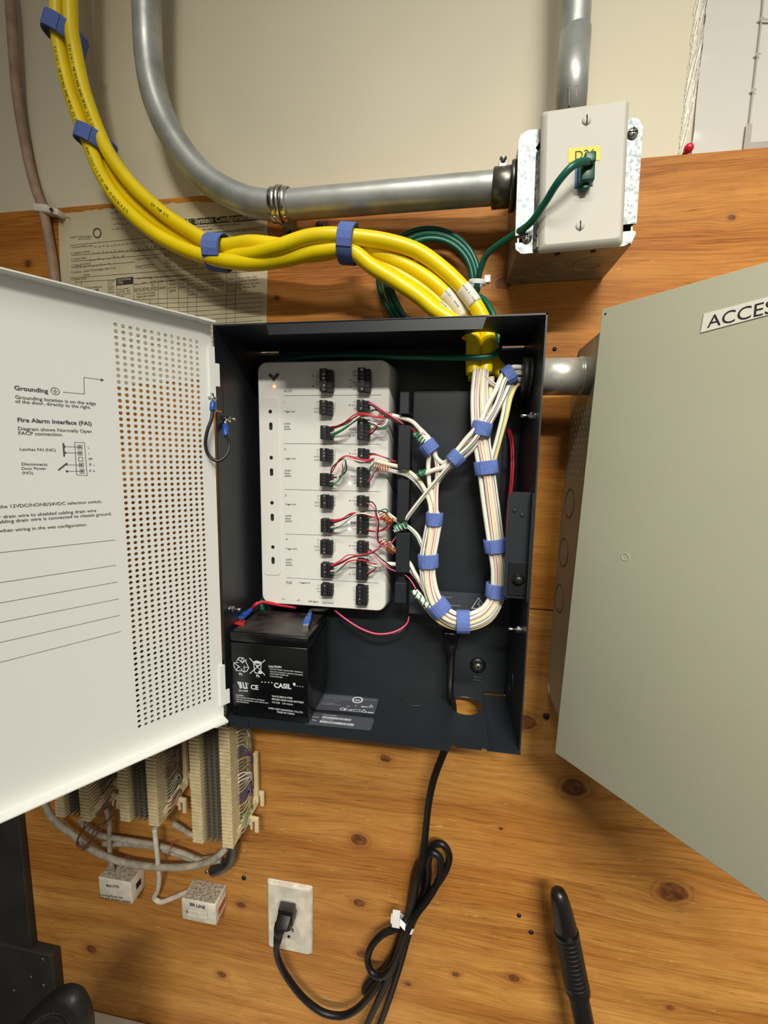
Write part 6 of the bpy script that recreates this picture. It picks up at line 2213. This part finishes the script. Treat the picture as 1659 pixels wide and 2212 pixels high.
pr.text("BR LINE", z8(1038, 1232), z8(1136, 1256), JP, YN, bold=.03)
pr.build('jack_print', M['print_black'], J2)
a_, b_ = onp(*z8(1018, 1256), JP, YN), onp(*z8(1155, 1330), JP, YN)
mb = MB()
zt_, zb_ = a_.z - .001, b_.z + .003
for (xa_, xb_, za, zc) in ((a_.x, b_.x, zt_ - .0008, zt_), (a_.x, b_.x, zb_, zb_ + .0008), (a_.x, a_.x + .0008, zb_, zt_), (b_.x - .0008, b_.x, zb_, zt_)):
    mb.box(xa_, xb_, Y2 - .0007, Y2, za, zc)
mb.build('label_frame', M['jack_white'], J2)
mb = MB().box(a_.x, a_.x + .0010, Y2 - .0009, Y2, zt_ - .0045, zt_)
mb.build('frame_notch', M['hole'], J2)
mb = MB().box(x1 - .0003, x1 + .0005, -.0240, -.0060, z0 + .008, z0 + .022)
ins = mb.build('jack_insert', M['orange_face'], J2)
mb = MB().box(x1 + .0003, x1 + .0010, -.0260, -.0040, z0 + .021, z0 + .0235)
mb.box(x1 + .0003, x1 + .0010, -.0260, -.0040, z0 + .0065, z0 + .0085)
mb.build('insert_rim', M['jack_white'], J2)
mb = MB()
rnd = random.Random(4)
mb.box(x0 + .002, x1 - .002, Y2 + .002, -.0010, z1 - .0002, z1 + .0004)
for i in range(60):
    mb.sphere((rnd.uniform(x0 + .003, x1 - .003), -abs(rnd.gauss(0, .008)) - .003 if rnd.random() < .6 else rnd.uniform(-.027, -.003), z1 + .0004), rnd.uniform(.0006, .0018), 6, 4, sc=(1.4, 1.2, .6))
mb.build('dust_layer', M['dust'], J2)['kind'] = 'stuff'

# ================================================================== LOWER LEFT: dark cabinet, chair, shelf
dk = thing('dark_panel', 'dark grey metal panel against the plywood at the lower left edge', 'panel', (-.6, -.006, -.95))
xr_ = at(45, 1745, -.006).x
mb = MB().box(-.90, xr_, -.0120, -.0008, -.95, -.12)
mb.build('panel_sheet', M['dark_cab'], dk, bevel=.0015)
b1 = at(117, 2060, -.012)
mb = MB()
mb.box(-.70, b1.x, -.0160, -.0008, -.95, b1.z)
hb = mb.build('corner_bracket', M['dark_cab'], dk, bevel=.0012)
for u, v in ((92, 2072), (66, 2110), (94, 2128), (30, 2140)):
    mb = MB().lathe([(.0042, 0), (.0036, .0014), (.0016, .0020)], at(u, v, -.0160), YN, 12)
    mb.build('rivet', M['dark_steel'], dk)
ch = thing('chair_back', 'black vinyl padded chair corner with a stitched ribbed seam, bottom left', 'chair', at(100, 2212, -.19) + V((0, .0, -.09)))
yc0 = -.185
mb = MB()
out = [(-70, 2800), (-40, 2350), (-12, 2278), (32, 2224), (74, 2182), (106, 2156), (136, 2146), (162, 2154), (178, 2178), (187, 2208), (190, 2250), (188, 2340), (186, 2800)]
q = spline([at(u, v, yc0) for u, v in out], 6)
cen = at(90, 2300, yc0)
k = len(q)
lay = [(.99, .010), (1.0, .002), (.965, -.004), (.91, -.0065), (.80, -.0050), (.72, -.0080), (.4, -.0105), (.05, -.011)]
for s_, d_ in lay:
    for p in q:
        mb.v.append(cen + (p - cen) * s_ + V((0, d_, 0)))
for L in range(len(lay) - 1):
    for i in range(k - 1):
        mb.face([L * k + i, L * k + i + 1, (L + 1) * k + i + 1, (L + 1) * k + i], 0, True)
mb.build('padded_back', M['leather'], ch)
mb = MB()
for i in range(8, k - 8):
    p = cen + (q[i] - cen) * .80 + V((0, -.0052, 0))
    t = (q[i + 1] - q[i - 1]).normalized()
    nn = V((-t.z, 0, t.x))
    mb.tube([p - nn * .0034, p + V((0, -.0014, 0)), p + nn * .0034], .0008, 6, sub=2)
mb.build('seam_ribs', M['leather'], ch)['kind'] = 'stuff'
zs_ = at(240, 2188, -.0005).z
mb = MB().box(-.40, .22, -.42, -.0015, zs_ - .030, zs_ - .001)
tag(mb.build('white_shelf', M['shelf'], bevel=.002), 'off-white shelf top against the plywood at the bottom left', 'shelf')

# ================================================================== GREY CABINET ON THE RIGHT
gt = V((.016, 0, 1)).normalized()
gx = V((1, 0, -.016)).normalized()
g0 = V((.3658, 0, .0106))


def gp(a, y, c):
    return g0 + gx * a + gt * c + V((0, y, 0))


gcab = thing('grey_cabinet', 'grey metal cabinet with its lettered door swung open at the right edge', 'cabinet', gp(.15, -.0004, 0))
GH, GD, GW = .4010, .1120, .3000
mb = MB()
tk = .0014
# left wall with a perforated field and plain borders
py, pz = .0118, .01305
ny, nz_ = 7, 6
y_a, z_a = -.0180 - .0, .2745 - .0106 - pz / 4
fy0, fy1 = -.0150, -.0150 - ny * py
ch_ = .026       # the back top and bottom corners are cut off


def sidebox(mb, ya, yb_, ca, cb):
    mb.hexa([gp(0, ya, ca), gp(tk, ya, ca), gp(tk, yb_, ca), gp(0, yb_, ca), gp(0, ya, cb), gp(tk, ya, cb), gp(tk, yb_, cb), gp(0, yb_, cb)])


cz0, cz1 = .2605, .2605 + nz_ * pz
# staggered grid: cells of half pitch, every other one open
hole_sheet(mb, gp(0, fy0, cz0), V((0, -1, 0)), gt, gx, tk, 14, 12, py / 2, pz / 2, .00155, stagger=True)
fy1 = fy0 - 14 * py / 2
sidebox(mb, -.0006, fy0, .012, GH - .012)
sidebox(mb, fy0, fy1, .0, cz0)
sidebox(mb, fy0, fy1, cz0 + 12 * pz / 2, GH)
if fy1 > -GD:
    sidebox(mb, fy1, -GD, 0, GH)
mb.build('side_wall', M['cab_grey'], gcab)
mb = MB()
mb.hexa([gp(0, -.012, 0), gp(GW, -.012, 0), gp(GW, -GD, 0), gp(0, -GD, 0), gp(0, -.012, tk), gp(GW, -.012, tk), gp(GW, -GD, tk), gp(0, -GD, tk)])
mb.hexa([gp(0, -.0006, .012), gp(GW, -.0006, .012), gp(GW, -.012, 0), gp(0, -.012, 0), gp(0, -.0006, .012 + tk), gp(GW, -.0006, .012 + tk), gp(GW, -.012, tk), gp(0, -.012, tk)])
mb.build('bottom_wall', M['cab_grey'], gcab)
mb = MB()
mb.hexa([gp(0, -.012, GH - tk), gp(GW, -.012, GH - tk), gp(GW, -GD, GH - tk), gp(0, -GD, GH - tk), gp(0, -.012, GH), gp(GW, -.012, GH), gp(GW, -GD, GH), gp(0, -GD, GH)])
mb.hexa([gp(0, -.0006, GH - .012 - tk), gp(GW, -.0006, GH - .012 - tk), gp(GW, -.012, GH - tk), gp(0, -.012, GH - tk), gp(0, -.0006, GH - .012), gp(GW, -.0006, GH - .012), gp(GW, -.012, GH), gp(0, -.012, GH)])
mb.build('top_wall', M['cab_grey'], gcab)
mb = MB()
mb.hexa([gp(GW - tk, -.0006, 0), gp(GW, -.0006, 0), gp(GW, -GD, 0), gp(GW - tk, -GD, 0), gp(GW - tk, -.0006, GH), gp(GW, -.0006, GH), gp(GW, -GD, GH), gp(GW - tk, -GD, GH)])
mb.build('side_wall', M['cab_grey'], gcab)
mb = MB()
mb.hexa([gp(tk, -.0006, .012), gp(GW - tk, -.0006, .012), gp(GW - tk, -.002, .012), gp(tk, -.002, .012), gp(tk, -.0006, GH - .012), gp(GW - tk, -.0006, GH - .012), gp(GW - tk, -.002, GH - .012), gp(tk, -.002, GH - .012)])
mb.build('back_wall', M['cab_in'], gcab)
for yk, zk in ((-.0300, .2455), (-.0240, .1890), (-.0235, .1350)):
    c = gp(-.0001, yk, zk - .0106)
    mb = MB()
    mb.lathe([(.0150, 0), (.0150, .0003)], c + gx * .0002, -gx, 28)
    ko = mb.build('knockout', M['cab_grey'], gcab)
    mb = MB().tube([c + V((0, .0158 * math.cos(R(a)), 0)) + gt * (.0158 * math.sin(R(a))) for a in range(0, 360, 12)], .0007, 6, sub=2, closed=True)
    mb.build('knockout_ring', M['groove'], ko)
# door
HB, HT = V((.3485, -.1145, .0072)), V((.3604, -.1145, .4199))
kt_ = (HT - HB)
DH = kt_.length
kt_ = kt_ / DH
kx_ = V((kt_.z, 0, -kt_.x))
GA = R(49)
kd = kx_ * math.cos(GA) + V((0, -math.sin(GA), 0))
kn = kd.cross(kt_).normalized()
if kn.y > 0:
    kn = -kn
DWd = .306
mb = MB()
mb.obox(HB, kd * DWd, kt_ * DH, kn * -.0014)
gd = mb.build('cabinet_door', M['cab_grey'], gcab, bevel=.0006)
mb = MB()
fl = .013
mb.obox(HB + kn * -.0014 + kd * .001, kd * (DWd - .002), kt_ * .0014, kn * -fl)
mb.obox(HB + kn * -.0014 + kd * .001 + kt_ * (DH - .0014), kd * (DWd - .002), kt_ * .0014, kn * -fl)
mb.obox(HB + kn * -.0014 + kd * (DWd - .0016), kd * .0014, kt_ * DH, kn * -fl)
mb.build('door_flange', M['cab_grey'], gd)
q = [onp(u, v, HB, kn) + kn * .0003 for u, v in ((1514, 719), (1760, 654), (1764, 614), (1521, 678))]
mb = MB()
mb.add(q + [p + kn * .0002 for p in q], [(3, 2, 1, 0), (4, 5, 6, 7), (0, 1, 5, 4), (1, 2, 6, 5), (2, 3, 7, 6), (3, 0, 4, 7)])
lab_ = mb.build('label_strip', M['label_white'], gd)
mb = MB()


def z11(x, y):
    return (1059 + x / 2.765, 560 + y / 2.7657)


mb.text("ACCESS", z11(1297, 412), z11(1766, 302), HB, kn, bold=.0, lift=.00065)
mb.build('label_print', M['print_black'], lab_)
c = onp(1351, 1203, HB, kn)
mb = MB().tube([c + (kd * math.cos(R(a)) + kt_ * math.sin(R(a))) * .0030 + kn * .0001 for a in range(0, 360, 20)], .0003, 6, sub=2, closed=True)
mb.build('door_dimple', M['cab_grey'], gd)
c = onp(1308, 678, HB, kn)
mb = MB().lathe([(.0009, 0), (.0009, .0002)], c, kn, 10)
mb.build('corner_hole', M['hole'], gd)
# pipe nipple between the two cabinets
npl = thing('pipe_nipple', 'shiny zinc pipe nipple joining the charcoal enclosure to the grey cabinet', 'pipe', (.345, -.0555, .357))
nA = V((W_ + .0003, -.0555, .3758))
mb = MB()
mb.lathe([(.0182, 0), (.0182, .0445), (.0178, .0448)], nA, (1, 0, 0), 40)
mb.build('nipple_tube', M['chrome'], npl)
mb = MB()
mb.lathe([(.0170, .0442), (.0190, .0446), (.0190, .0464), (.0184, .0468), (.0184, .0600), (.0150, .0600)], nA, (1, 0, 0), 40)
mb.build('nipple_collar', M['chrome'], npl)

# ================================================================== RIBBED ROD
ra_, rb_ = at(1206, 1928, -.046), at(1277, 2290, -.058)
ax = (rb_ - ra_).normalized()
L = (rb_ - ra_).length
rd = thing('ribbed_rod', 'black round-tipped rod with a ribbed grip standing in front of the lower plywood', 'rod', rb_)
wpx = (at(1290, 2100, -.085) - at(1225, 2100, -.085)).length
r1 = wpx / 2
tip = [(.0006, -.0050), (.0045, -.0042), (.0082, -.0010), (.0100, .0050), (.0112, .0130), (.0124, .0260), (.0134, .0400), (.0138, .0480)]
mb = MB().lathe(tip, ra_, ax, 28)
mb.build('tip', M['rod'], rd)
pf_ = [(.0118, .0470), (.0146, .0480), (.0146, .0510)]
h_ = .0510
while h_ < .112:
    pf_ += [(.0140, h_ + .0010), (.0140, h_ + .0026), (.0145, h_ + .0034), (.0145, h_ + .0052)]
    h_ += .0056
pf_ += [(.0149, h_ + .002), (.0149, h_ + .010), (.0124, h_ + .013)]
mb = MB().lathe(pf_, ra_, ax, 28, smooth=False)
mb.build('ribbed_grip', M['rod'], rd)
mb = MB().lathe([(.0112, h_ + .010), (.0118, h_ + .016), (.0120, L + .60)], ra_, ax, 28)
mb.build('shaft', M['rod'], rd)
